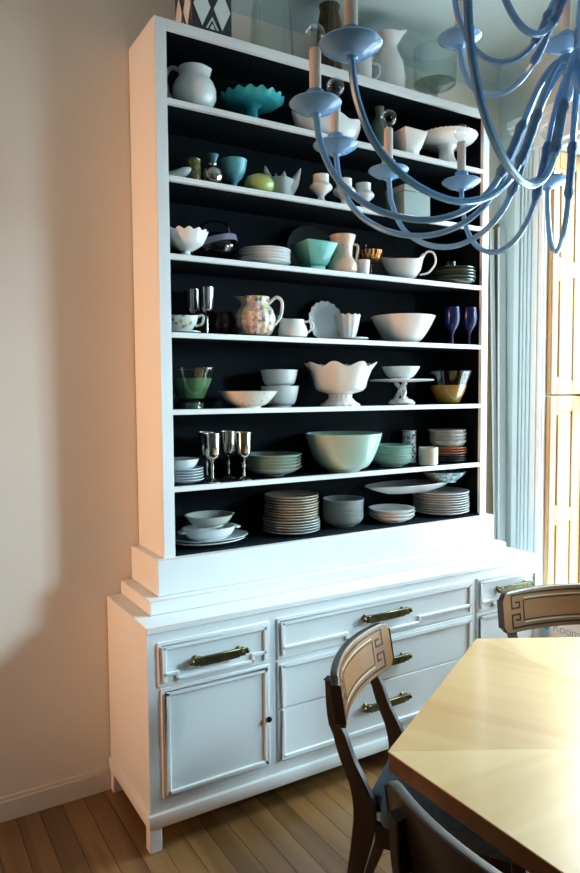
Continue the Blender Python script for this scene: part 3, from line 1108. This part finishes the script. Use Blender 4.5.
# ------------------------------------------------------------------ shelf 2
lf = MB().tube(spline([(-0.06, 0, 0.018), (-0.03, 0, 0.024), (0.0, 0, 0.030), (0.03, 0, 0.042), (0.052, 0, 0.052)], 4),
               [0.016, 0.017, 0.0175, 0.018, 0.018, 0.0185, 0.019, 0.019, 0.0195, 0.019, 0.0185, 0.018, 0.017, 0.015, 0.012, 0.009, 0.005], 12)
put('horn_vase', lf.mesh('horn_vase', M_PORC), 'S2', 1.000, 2.470, 'small white horn-shaped vase lying beside the olive tumbler', 'vase', RA)
lathe_obj('olive_tumbler', shell([(0.022, 0), (0.026, 0.01), (0.029, 0.05), (0.027, 0.085), (0.029, 0.092)], 0.003),
          floral('olive_relief_glass', (0.12, 0.12, 0.04), [(0.24, 0.22, 0.09), (0.07, 0.09, 0.04), (0.30, 0.26, 0.12)], 60, 0.4, 0.2), 'S2', 1.062, 2.462,
          'small olive green pressed glass tumbler beside the silver ball vase', 'tumbler')
lathe_obj('ball_vase', shell([(0.018, 0), (0.034, 0.012), (0.041, 0.035), (0.037, 0.058), (0.022, 0.072), (0.016, 0.078), (0.018, 0.084)], 0.003), M_SILVER, 'S2', 1.133, 2.447,
          'silvered glass ball vase on the second shelf from the top', 'vase')
lathe_obj('bud_vase', shell([(0.022, 0), (0.026, 0.02), (0.020, 0.07), (0.013, 0.115), (0.015, 0.135), (0.024, 0.156)], 0.003), M_TURQL, 'S2', 1.182, 2.545,
          'turquoise glass bud vase behind the silver ball vase', 'vase')
lathe_obj('turquoise_goblet', [(0, 0), (0.032, 0), (0.033, 0.004), (0.014, 0.010), (0.010, 0.022), (0.012, 0.036), (0.030, 0.052), (0.044, 0.080), (0.050, 0.118), (0.0515, 0.121), (0.047, 0.119),
          (0.041, 0.082), (0.027, 0.058), (0, 0.050)], M_TURQL, 'S2', 1.238, 2.470, 'turquoise glass goblet with a flared cup', 'goblet')
lathe_obj('chartreuse_vase', shell([(0.028, 0), (0.050, 0.010), (0.061, 0.032), (0.060, 0.048), (0.048, 0.068), (0.028, 0.078), (0.018, 0.080)], 0.004), mat('chartreuse_glaze', (0.42, 0.52, 0.16), 0.2, var=0.06),
          'S2', 1.343, 2.460, 'squat chartreuse green pot on the second shelf from the top', 'pot')
cq = MB().lathe([(0, 0), (0.044, 0), (0.052, 0.02), (0.056, 0.055), (0.062, 0.088), (0.055, 0.092), (0.044, 0.07), (0, 0.05)], 24, rf=lambda a, r, z: (r*(1+0.06*math.cos(5*a)), z))


def horn(px, py, pz, dx, dz_, L, r0):
    cq.tube(spline([(px, py, pz), (px+dx*0.5, py, pz+dz_*0.35), (px+dx, py, pz+dz_)], 4), [r0, r0*0.93, r0*0.85, r0*0.76, r0*0.66, r0*0.52, r0*0.38, r0*0.24, 0.002], 10)


horn(-0.034, 0, 0.060, -0.028, 0.090, 0, 0.034)
horn(0.010, -0.02, 0.070, 0.008, 0.052, 0, 0.028)
horn(0.036, 0, 0.055, 0.050, 0.084, 0, 0.030)
horn(-0.010, 0.02, 0.070, -0.008, 0.055, 0, 0.028)
put('shell_vase', cq.mesh('shell_vase', mat('matte_white_bisque', (0.55, 0.58, 0.57), 0.6)), 'S2', 1.470, 2.510, 'white shell vase with pointed horns behind the chartreuse pot', 'vase', RA)
eg = [(0, 0), (0.032, 0), (0.033, 0.006), (0.016, 0.018), (0.013, 0.032), (0.024, 0.045), (0.046, 0.062), (0.049, 0.070), (0.044, 0.080), (0.034, 0.086), (0.033, 0.116), (0.034, 0.120), (0.029, 0.120), (0.027, 0.085), (0, 0.07)]
for x_, y_, lb in ((1.634, 2.450, 'white footed candle holder, end one nearest the horned shell vase'), (1.752, 2.448, 'white footed candle holder, middle one of three'),
                   (1.862, 2.458, 'white footed candle holder, end one nearest the grey-green box')):
    lathe_obj('candle_holder', eg, M_MILK, 'S2', x_, y_, lb, 'candle holder', group='white footed candle holders on the second shelf')
bxm = MB().box(-0.078, 0.078, -0.068, 0.068, 0, 0.135)
lid = put('square_box', None, 'S2', 2.135, 2.480, 'plain grey-green square box on the second shelf from the top', 'box')
M_SAGE = mat('grey_sage_lacquer', (0.30, 0.38, 0.36), 0.45, var=0.04)
box('body', -0.078, 0.078, -0.066, 0.066, 0, 0.112, M_SAGE, lid, 0.002)
box('lid', -0.080, 0.080, -0.068, 0.068, 0.1125, 0.140, M_SAGE, lid, 0.002)

# ------------------------------------------------------------------ shelf 3
lathe_obj('lace_bowl', [(0, 0), (0.034, 0), (0.036, 0.004), (0.018, 0.014), (0.017, 0.024), (0.040, 0.034), (0.066, 0.052), (0.079, 0.078), (0.085, 0.096), (0.080, 0.097), (0.073, 0.078), (0.058, 0.054), (0, 0.036)],
          M_MILK, 'S3', 1.022, 2.455, 'white footed bowl with a scalloped lace edge beside the smoky glass basket', 'bowl', n=96, rf=scallop(14, 0.035, 0.06, 0.096, 0.004))
sg = put('glass_basket', None, 'S3', 1.190, 2.560, 'smoky dark glass basket with a lavender band', 'basket')
G_SMOKE = glass('smoky_glass', (0.42, 0.42, 0.48), 0.3)
MB().lathe(shell([(0.035, 0), (0.070, 0.02), (0.091, 0.065), (0.090, 0.085), (0.076, 0.115), (0.062, 0.125)], 0.004), 36).build('bowl', G_SMOKE, sg)
handle(sg, [(-0.066, 0.120), (-0.050, 0.165), (0, 0.182), (0.050, 0.165), (0.066, 0.120)], 0.005, G_SMOKE, RA)
band = MB().lathe([(0.092, 0.088), (0.0935, 0.090), (0.088, 0.113), (0.086, 0.112)], 36, closed=True)
band.v = [(p[0], p[1], p[2]+0.25*(p[0]*math.cos(RA)+p[1]*math.sin(RA))-0.01) for p in band.v]
band.build('band', mat('lavender_band', (0.22, 0.19, 0.26), 0.4), sg)
stack('salad_plate', plate_profile(0.108, 0.022), 5, 0.0118, M_PORC, 'S3', 1.388, 2.502, 'white salad plate stacked beside the dark platter', 'plate', 'white salad plates on the third shelf')


def standing(name, prof, mt, shelf, x, y, lean, label, cat, n=48, rf=None, sx=1.0):
    """a plate standing on its rim, leaning back"""
    R_ = max(p[0] for p in prof)
    mb = MB().lathe(prof, n, rf=rf)
    mb.v = [(p[0]*sx, p[1], p[2]) for p in mb.v]
    mb.xform(Matrix.Rotation(PI/2-lean, 4, 'X'))
    zmin = min(p[2] for p in mb.v)
    mb.v = [(p[0], p[1], p[2]-zmin) for p in mb.v]
    return put(name, mb.mesh(name, mt), shelf, x, y, label, cat)


standing('dark_platter', plate_profile(0.118, 0.012), mat('bottle_green_glaze', (0.006, 0.012, 0.010), 0.5, spec=0.15), 'S3', 1.690, 2.618, 0.16, 'dark bottle green platter standing against the back of the third shelf', 'platter', sx=1.12)
lathe_obj('square_planter', shell([(0.052, 0), (0.052, 0.022), (0.062, 0.026), (0.098, 0.098), (0.106, 0.112), (0.106, 0.118)], 0.007), M_TEAL, 'S3', 1.606, 2.468, 'square teal footed planter with flaring sides', 'planter', n=4, rz=PI/4, bevel=0.002)
M_PEACH = floral('peach_blossom_glaze', (0.70, 0.52, 0.40), [(0.62, 0.36, 0.27), (0.50, 0.40, 0.26), (0.68, 0.46, 0.35)], 45, 0.25, 0.25)
pv_ = lathe_obj('peach_vase', shell([(0.050, 0), (0.063, 0.012), (0.064, 0.040), (0.050, 0.062), (0.042, 0.075), (0.045, 0.120), (0.056, 0.158), (0.057, 0.164)], 0.004), M_PEACH, 'S3', 1.750, 2.458,
                'peach two-handled vase with a blossom pattern on the third shelf', 'vase')
for ang in (RA, LA):
    handle(pv_, [(0.048, 0.128), (0.066, 0.120), (0.062, 0.080), (0.056, 0.052)], 0.0055, M_PEACH, ang)
lathe_obj('small_cup', shell([(0.024, 0), (0.026, 0.004), (0.031, 0.058), (0.031, 0.062)], 0.003), M_PORC, 'S3', 1.836, 2.426, 'small plain white cup between the peach vase and the gravy boat', 'cup')
ab = put('amber_compote', None, 'S3', 1.940, 2.510, 'copper coloured hobnail glass compote on a slender foot', 'compote')
M_COPPER = mat('copper_lustre', (0.60, 0.26, 0.08), 0.16, 0.75, var=0.15, scale=50)
MB().lathe([(0, 0.070), (0.020, 0.070), (0.042, 0.090), (0.053, 0.118), (0.055, 0.128), (0.051, 0.128), (0.038, 0.096), (0, 0.078)], 64, rf=lambda a, r, z: (r*(1+0.045*math.cos(12*a)), z)).build('bowl', M_COPPER, ab)
MB().lathe([(0, 0), (0.034, 0), (0.034, 0.004), (0.010, 0.012), (0.008, 0.05), (0.018, 0.0695), (0, 0.0698)], 24).build('stem', G_CLEAR, ab)
lathe_obj('glass_decanter', shell([(0.020, 0), (0.024, 0.02), (0.018, 0.09), (0.009, 0.12), (0.007, 0.16), (0.010, 0.175)], 0.002), G_CLEAR, 'S3', 1.985, 2.605, 'slim clear glass decanter behind the copper compote', 'decanter')


def boat(name, L, Wd, h, mt, shelf, x, y, label, spout, hang, hr, foot=0.4, rz=0.0, extra_lift=0.0):
    """gravy boat: lathe squeezed to an oval, lip pulled out to a spout at heading spout, handle at heading hang"""
    prof = [(L*foot, 0), (L*foot, 0.006), (L*0.62, h*0.18), (L*0.86, h*0.50), (L*0.96, h*0.80), (L, h)]

    def rf(a, r, z):
        s = min(1, max(0, (z-h*0.3)/(h*0.7)))
        d1 = (a-spout+PI) % (2*PI)-PI
        d2 = (a-hang+PI) % (2*PI)-PI
        g1 = math.exp(-(d1/0.55)**2)
        g2 = math.exp(-(d2/0.6)**2)
        return r*(1+0.22*s*s*g1), z+h*0.16*s*s*g1+h*(0.10+extra_lift)*s*s*g2
    mb = MB().lathe(shell(prof, 0.004), 48, rf=rf)
    mb.v = [(p[0], p[1]*Wd/L, p[2]) for p in mb.v]
    o = put(name, mb.mesh(name, mt), shelf, x, y, label, 'gravy boat', rz)
    s = 1 if abs(hang) < 1 else -1
    P = spline([(s*r, 0, z) for r, z in hr], 5)
    MB().tube(P, 0.0048, 8).build('handle', mt, o)
    return o


boat('gravy_boat', 0.094, 0.058, 0.092, M_MILK, 'S3', 2.095, 2.462, 'plain white gravy boat with a tall looped handle on the third shelf', PI, 0.0,
     [(0.088, 0.100), (0.110, 0.132), (0.142, 0.128), (0.152, 0.085), (0.120, 0.040), (0.078, 0.028)], 0.45, RA*0.8, 0.28)
stack('green_plate', plate_profile(0.112, 0.018), 5, 0.0145, [mat('dark_green_glaze', (0.035, 0.055, 0.045), 0.15), mat('olive_glaze', (0.10, 0.11, 0.07), 0.15)], 'S3', 2.405, 2.470,
      'dark green glazed plate stacked past the gravy boat', 'plate', 'dark green plates on the third shelf')
lathe_obj('dark_glass_tumbler', shell([(0.026, 0), (0.027, 0.005), (0.028, 0.045), (0.029, 0.048)], 0.003), glass('grey_green_glass', (0.45, 0.55, 0.52), 0.35), 'S3', 2.395, 2.470,
          'small greenish glass tumbler standing on the dark green plates', 'tumbler', dz=0.0145*4+0.0075)

# ------------------------------------------------------------------ shelf 4
M_GOLDF = floral('gilt_flower_china', (0.72, 0.74, 0.72), [(0.55, 0.42, 0.05), (0.72, 0.74, 0.72), (0.30, 0.34, 0.12), (0.72, 0.74, 0.72)], 55, 0.42)
us_ = lathe_obj('underplate', plate_profile(0.078, 0.010), M_PORC, 'S4', 1.014, 2.492, 'white oval underplate beneath the gilt flowered sauce boat', 'plate', sy=0.75)
boat('sauce_boat', 0.066, 0.046, 0.062, M_GOLDF, SH['S4']+0.0085, 1.014, 2.492, 'white sauce boat painted with gilt flowers', PI, 0.0, [(0.060, 0.062), (0.084, 0.066), (0.080, 0.035), (0.054, 0.026)], 0.45, RA*0.6)
gob = [(0, 0), (0.034, 0), (0.0345, 0.003), (0.020, 0.008), (0.0060, 0.016), (0.0048, 0.045), (0.0070, 0.060), (0.0050, 0.074), (0.012, 0.088), (0.024, 0.096), (0.0290, 0.112), (0.0305, 0.150), (0.0325, 0.192), (0.0315, 0.192),
       (0.0285, 0.150), (0.0260, 0.114), (0.018, 0.102), (0, 0.098)]
gm = MB().lathe(gob, 24).mesh('silver_goblet', M_SILVER)
put('silver_goblet', gm, 'S4', 1.136, 2.525, 'silver goblet in front of its twin, behind the flowered sauce boat', 'goblet')
put('silver_goblet', gm, 'S4', 1.108, 2.605, 'silver goblet half hidden behind its twin, near the flowered sauce boat', 'goblet')
lathe_obj('ruby_bowl', shell([(0.03, 0), (0.047, 0.012), (0.057, 0.045), (0.053, 0.075), (0.044, 0.095), (0.046, 0.103)], 0.004), mat('ruby_glass', (0.055, 0.008, 0.010), 0.15, var=0.2, scale=20), 'S4', 1.222, 2.565,
          'dark ruby red glass bowl between the goblet and the painted pitcher', 'bowl')
M_PAINTED = floral('hand_painted_flowers', (0.68, 0.62, 0.54), [(0.62, 0.30, 0.26), (0.16, 0.22, 0.18), (0.66, 0.46, 0.40), (0.62, 0.50, 0.10), (0.40, 0.28, 0.34), (0.68, 0.62, 0.54)], 62, 0.55, 0.2, 0.02)
pp = lathe_obj('painted_pitcher', shell([(0.046, 0), (0.064, 0.015), (0.080, 0.050), (0.081, 0.080), (0.070, 0.112), (0.057, 0.126), (0.054, 0.140), (0.058, 0.160)], 0.005), M_PAINTED, 'S4', 1.326, 2.470,
               'ribbed pitcher painted with coloured flowers on the fourth shelf', 'pitcher', n=96, rf=spouted(LA, 0.030, 0.128, 0.160, 0.004, 0.4, 16, 0.022))
handle(pp, [(0.054, 0.135), (0.085, 0.160), (0.108, 0.140), (0.102, 0.085), (0.078, 0.050)], 0.0065, M_MILK, RA)
cr = lathe_obj('creamer', shell([(0.046, 0), (0.060, 0.008), (0.064, 0.026), (0.058, 0.048), (0.049, 0.064), (0.050, 0.076)], 0.004), M_MILK, 'S4', 1.492, 2.452,
               'small white creamer with a round handle beside the painted pitcher', 'creamer', n=48, rf=spouted(LA, 0.018, 0.045, 0.076, 0.018, 0.6), sy=0.9)
handle(cr, [(0.048, 0.066), (0.074, 0.070), (0.084, 0.046), (0.060, 0.022)], 0.0048, M_MILK, RA)
standing('scalloped_plate', plate_profile(0.096, 0.010), M_GREYC, 'S4', 1.772, 2.628, 0.14, 'grey scalloped plate standing against the back of the fourth shelf', 'plate', n=96, rf=lambda a, r, z: (r*(1+(0.03 if r > 0.09 else 0)*math.cos(18*a)), z))
lathe_obj('saucer', plate_profile(0.085, 0.010), M_MILK, 'S4', 1.795, 2.475, 'white saucer with a beaded edge under the ribbed cup', 'saucer', n=96, rf=lambda a, r, z: (r*(1+(0.02 if r > 0.08 else 0)*math.cos(24*a)), z))
lathe_obj('ribbed_cup', shell([(0.030, 0), (0.034, 0.006), (0.044, 0.040), (0.054, 0.090), (0.058, 0.106)], 0.004), M_MILK, SH['S4']+0.0062, 1.783, 2.470, 'white ribbed cup with a crinkled lip standing on a saucer', 'cup', n=96,
          rf=lambda a, r, z: (r*(1+0.025*math.cos(12*a)), z+(0.003*math.cos(12*a) if z > 0.1 else 0)))
lathe_obj('white_mixing_bowl', bowl_profile(0.150, 0.070, 0.125, 0.006, 0.32), M_MILK, 'S4', 2.120, 2.495, 'large plain white bowl on the fourth shelf', 'bowl', n=48)
G_COB = mat('cobalt_glass', (0.012, 0.016, 0.11), 0.12, var=0.3, scale=20)
for x_, y_, lb in ((2.400, 2.462, 'cobalt blue glass goblet beside the large plain white bowl'), (2.492, 2.440, 'cobalt blue glass goblet nearest the hutch side, past its blue twin')):
    lathe_obj('cobalt_goblet', [(0, 0), (0.034, 0), (0.034, 0.003), (0.008, 0.010), (0.006, 0.050), (0.016, 0.066), (0.036, 0.100), (0.041, 0.135), (0.036, 0.182), (0.0345, 0.182), (0.0385, 0.135), (0.033, 0.102), (0.012, 0.071), (0, 0.066)],
              G_COB, 'S4', x_, y_, lb, 'goblet', n=28)

# ------------------------------------------------------------------ shelf 5
cone = [(0.052, 0), (0.052, 0.022), (0.046, 0.030), (0.056, 0.040), (0.099, 0.152), (0.100, 0.158)]
gb = put('glass_bowl', None, 'S5', 1.052, 2.500, 'flared clear glass bowl with green lower half', 'bowl')
MB().lathe(shell(cone, 0.003), 36).build('bowl', G_CLEAR, gb)
MB().lathe([(0, 0.036), (0.052, 0.041), (0.0835, 0.118), (0, 0.119)], 36).build('filling', mat('moss_green_glass', (0.09, 0.20, 0.08), 0.3, var=0.12), gb)['label'] = 'moss green lower half'
MB().lathe([(0, 0.001), (0.050, 0.001), (0.050, 0.022), (0, 0.023)], 36).build('foot_tint', mat('moss_green_foot', (0.05, 0.11, 0.06), 0.2), gb)
lathe_obj('flower_rim_bowl', bowl_profile(0.118, 0.052, 0.066, 0.004, 0.45, 0.006), floral('rim_flower_china', (0.70, 0.66, 0.60), [(0.66, 0.56, 0.50), (0.70, 0.66, 0.60), (0.45, 0.48, 0.46)], 48, 0.3), 'S5', 1.279, 2.452,
          'shallow cream bowl with a flowered rim on the fifth shelf', 'bowl', n=72, rf=scallop(24, 0.012, 0.05, 0.066))
bw2 = bowl_profile(0.082, 0.050, 0.088, 0.004, 0.75, 0.004)
lathe_obj('nesting_bowl', bw2, M_PORC, 'S5', 1.480, 2.545, 'lower of two stacked white bowls behind the flower rimmed bowl', 'bowl')
lathe_obj('nesting_bowl', bowl_profile(0.080, 0.050, 0.070, 0.004, 0.75, 0.002), M_PORC, 'S5', 1.478, 2.545, 'upper of two stacked white bowls behind the flower rimmed bowl', 'bowl', dz=0.086)
rp_ = put('ruffled_compote', None, 'S5', 1.750, 2.478, 'white footed compote with a deeply ruffled rim', 'compote')
MB().lathe([(0, 0.050), (0.050, 0.052), (0.098, 0.066), (0.112, 0.082), (0.118, 0.110), (0.132, 0.150), (0.152, 0.180), (0.148, 0.181), (0.126, 0.152), (0.112, 0.112), (0.104, 0.086), (0.07, 0.068), (0, 0.060)], 128,
           rf=scallop(8, 0.075, 0.06, 0.18, 0.010)).build('bowl', M_MILK, rp_)
MB().lathe([(0, 0), (0.085, 0), (0.086, 0.008), (0.066, 0.020), (0.050, 0.036), (0.052, 0.0515), (0, 0.0515)], 48, rf=lambda a, r, z: (r*(1+0.03*math.cos(16*a)), z)).build('foot', M_MILK, rp_)
ck = put('cake_stand', None, 'S5', 2.118, 2.500, 'white cake stand with a figural stem and a bowl on it', 'cake stand')
MB().lathe([(0, 0.106), (0.05, 0.106), (0.145, 0.112), (0.150, 0.116), (0.145, 0.119), (0, 0.116)], 96, rf=lambda a, r, z: (r*(1+(0.012 if r > 0.14 else 0)*math.cos(40*a)), z)).build('plate', M_MILK, ck)
stm = MB().lathe([(0, 0), (0.062, 0), (0.064, 0.010), (0.050, 0.024), (0.030, 0.030), (0, 0.032)], 32)
for k in range(3):
    a0 = k*2*PI/3
    stm.tube(spline([(0.030*math.cos(a0), 0.030*math.sin(a0), 0.026), (0.016*math.cos(a0+0.9), 0.016*math.sin(a0+0.9), 0.055), (0.012*math.cos(a0+1.8), 0.012*math.sin(a0+1.8), 0.080), (0.030*math.cos(a0+2.6), 0.030*math.sin(a0+2.6), 0.1055)], 4), 0.010, 8)
stm.build('stem', M_MILK, ck)
lathe_obj('small_white_bowl', bowl_profile(0.090, 0.045, 0.060, 0.004, 0.4), M_MILK, SH['S5']+0.1185, 2.112, 2.500, 'white bowl standing on the figural cake stand', 'bowl')
agb = put('glass_bowl', None, 'S5', 2.408, 2.492, 'flared clear glass bowl with amber lower half', 'bowl')
MB().lathe(shell([(r*1.17, z*0.98) for r, z in [(0.045, 0), (0.050, 0.010), (0.068, 0.055), (0.099, 0.156), (0.101, 0.162)]], 0.003), 36).build('bowl', glass('smoke_tint_glass', (0.90, 0.93, 0.94), 0.14), agb)
MB().lathe([(0, 0.006), (0.050, 0.007), (0.056, 0.012), (0.076, 0.056), (0.089, 0.092), (0, 0.093)], 36).build('filling', mat('amber_glass', (0.85, 0.40, 0.06), 0.25, var=0.15), agb)['label'] = 'amber lower half'

# ------------------------------------------------------------------ shelf 6
M_BLUEW = mat('blue_white_china', (0.48, 0.54, 0.56), 0.2, var=0.05)
zt = stack('side_plate', plate_profile(0.084, 0.016), 5, 0.0105, M_BLUEW, 'S6', 1.008, 2.492, 'pale blue-grey side plate in the stack beside the silver goblets', 'plate', 'side plates on the sixth shelf', 32, 0, 0.0015)
lathe_obj('cereal_bowl', bowl_profile(0.074, 0.040, 0.046, 0.004, 0.6), M_PORC, 'S6', 1.000, 2.492, 'white bowl sitting on the pale side plates', 'bowl', dz=zt-0.003)
for x_, y_, lb in ((1.112, 2.440, 'silver goblet in the front pair, next to the pale side plates'), (1.250, 2.440, 'silver goblet in the front pair, next to the green rimmed plates'),
                   (1.140, 2.555, 'silver goblet behind the front pair, close to the pale side plates'), (1.233, 2.545, 'silver goblet behind the front pair, close to the green rimmed plates')):
    put('silver_goblet', gm, 'S6', x_, y_, lb, 'goblet')
M_GRIM = mat('green_rim_china', (0.44, 0.54, 0.46), 0.2, var=0.08)
stack('green_rim_bowl', bowl_profile(0.128, 0.055, 0.038, 0.004, 0.55), 5, 0.0135, M_GRIM, 'S6', 1.424, 2.522, 'pale green rimmed soup bowl in the stack beside the goblets', 'bowl', 'green rimmed bowls on the sixth shelf', 40)
lathe_obj('celadon_bowl', bowl_profile(0.172, 0.075, 0.168, 0.006, 0.62), M_CELADON, 'S6', 1.772, 2.485, 'large glossy celadon green mixing bowl', 'bowl', n=56)
stack('celadon_dish', bowl_profile(0.098, 0.055, 0.034, 0.004, 0.65), 6, 0.0135, mat('celadon_dish_glaze', (0.40, 0.58, 0.50), 0.2, var=0.05), 'S6', 2.076, 2.520, 'celadon green dish stacked beside the large celadon bowl', 'dish', 'celadon dishes on the sixth shelf')
lathe_obj('blue_print_cup', shell([(0.030, 0), (0.033, 0.006), (0.034, 0.14), (0.036, 0.158)], 0.003), floral('blue_print_china', (0.66, 0.70, 0.72), [(0.06, 0.09, 0.14), (0.66, 0.70, 0.72), (0.10, 0.13, 0.18)], 70, 0.5), 'S6', 2.252, 2.600,
          'tall dark and white printed cup at the back behind the beige mug', 'cup')
lathe_obj('beige_mug', shell([(0.040, 0), (0.045, 0.005), (0.046, 0.080), (0.045, 0.085)], 0.004), mat('beige_stoneware', (0.66, 0.58, 0.46), 0.3, var=0.03), 'S6', 2.243, 2.452, 'plain beige handleless mug', 'mug')
zt = stack('charcoal_plate', plate_profile(0.096, 0.012), 3, 0.0115, mat('charcoal_glaze', (0.035, 0.045, 0.055), 0.25), 'S6', 2.438, 2.528, 'charcoal plate at the base of the mixed stack', 'plate', 'charcoal plates on the sixth shelf')
zt = stack('coral_plate', plate_profile(0.096, 0.013), 3, 0.0125, mat('coral_glaze', (0.62, 0.20, 0.10), 0.22, var=0.1), 'S6', 2.438, 2.528, 'coral red plate between the charcoal plates and grey bowls', 'plate', 'coral plates on the sixth shelf', z0=zt)
stack('grey_bowl', bowl_profile(0.094, 0.058, 0.040, 0.004, 0.6), 4, 0.0175, mat('warm_grey_china', (0.46, 0.45, 0.43), 0.25, var=0.04), 'S6', 2.438, 2.528, 'warm grey bowl stacked on the coral plates', 'bowl', 'grey bowls on the sixth shelf', z0=zt-0.003)

# ------------------------------------------------------------------ shelf 7 (lowest)
for i, (rr, lb) in enumerate(((0.148, 'lower white oval platter under the handled dish on the lowest shelf'), (0.158, 'upper white oval platter under the handled dish on the lowest shelf'))):
    lathe_obj('oval_platter', plate_profile(rr, 0.016), M_BLUEW if i else M_PORC, 'S7', 1.130+i*0.004, 2.508, lb, 'platter', sy=0.66, dz=i*0.0125, n=48)
od = lathe_obj('oval_dish', bowl_profile(0.112, 0.075, 0.046, 0.004, 0.7, 0.004), M_PORC, 'S7', 1.126, 2.508, 'white oval handled dish stacked on the white platters', 'dish', sy=0.68, dz=0.021, n=48)
for s in (-1, 1):
    MB().tube(spline([(s*0.108, -0.026, 0.038), (s*0.128, -0.014, 0.036), (s*0.128, 0.014, 0.036), (s*0.108, 0.026, 0.038)], 4), 0.005, 8).build('handle', M_PORC, od)
lathe_obj('cream_bowl', bowl_profile(0.098, 0.055, 0.046, 0.004, 0.5, 0.004), mat('cream_celadon', (0.52, 0.56, 0.50), 0.2), 'S7', 1.128, 2.508, 'cream bowl on top of the white oval dish', 'bowl', dz=0.0705, n=40, sy=0.9)
cols = [mat('cream_china', (0.62, 0.58, 0.48), 0.22, var=0.08, scale=30), mat('blue_grey_china', (0.40, 0.47, 0.48), 0.22, var=0.08, scale=30), mat('tan_china', (0.55, 0.44, 0.33), 0.22, var=0.1, scale=30)]
mlist = [cols[1], cols[1], cols[0], cols[1], cols[0], cols[2], cols[0], cols[2], cols[2], cols[0], cols[2], cols[2], cols[0], cols[2]]
pl = {}
for i, q in enumerate(mlist):
    rr = 0.124 if i < 5 else 0.117
    key = (q.name, rr)
    if key not in pl:
        pl[key] = MB().lathe(plate_profile(rr, 0.016), 36).mesh('dinner_plate', q)
    put('dinner_plate', pl[key], 'S7', 1.522+random.uniform(-.003, .003), 2.524+random.uniform(-.003, .003), '%s dinner plate in the tall mixed stack, %s' % (q.name.split('_')[0] if q.name[0] != 'b' else 'blue-grey', place(i, 14)), 'plate', random.uniform(0, 6), i*0.0114,
        'mixed dinner plates on the lowest shelf')
stack('stoneware_bowl', bowl_profile(0.095, 0.055, 0.036, 0.004, 0.65), 8, 0.0125, M_GREYC, 'S7', 1.800, 2.530, 'grey stoneware bowl stacked beside the tall plate stack', 'bowl', 'grey stoneware bowls on the lowest shelf')
stack('white_dish', bowl_profile(0.108, 0.065, 0.030, 0.004, 0.7), 3, 0.0160, M_PORC, 'S7', 2.056, 2.495, 'white dish in the short stack on the lowest shelf', 'dish', 'white dishes on the lowest shelf', 36)
zt = stack('white_plate', plate_profile(0.138, 0.018), 9, 0.0118, [M_PORC, mat('warm_white_china', (0.68, 0.66, 0.62), 0.2)], 'S7', 2.388, 2.520, 'white dinner plate stacked under the marbled teal bowl', 'plate', 'white dinner plates on the lowest shelf', 40)
lathe_obj('long_platter', plate_profile(0.262, 0.040), M_PORC, 'S7', 2.216, 2.555, 'long white platter lying across the white plate stack', 'platter', sy=0.40, dz=zt+0.012, n=56)
lathe_obj('marbled_bowl', bowl_profile(0.108, 0.058, 0.052, 0.004, 0.25), floral('marbled_teal', (0.30, 0.48, 0.50), [(0.08, 0.24, 0.28), (0.62, 0.70, 0.70), (0.16, 0.36, 0.40)], 60, 0.5), 'S7', 2.398, 2.508,
          'marbled teal and white bowl on top of the long platter', 'bowl', dz=zt+0.053, n=40)
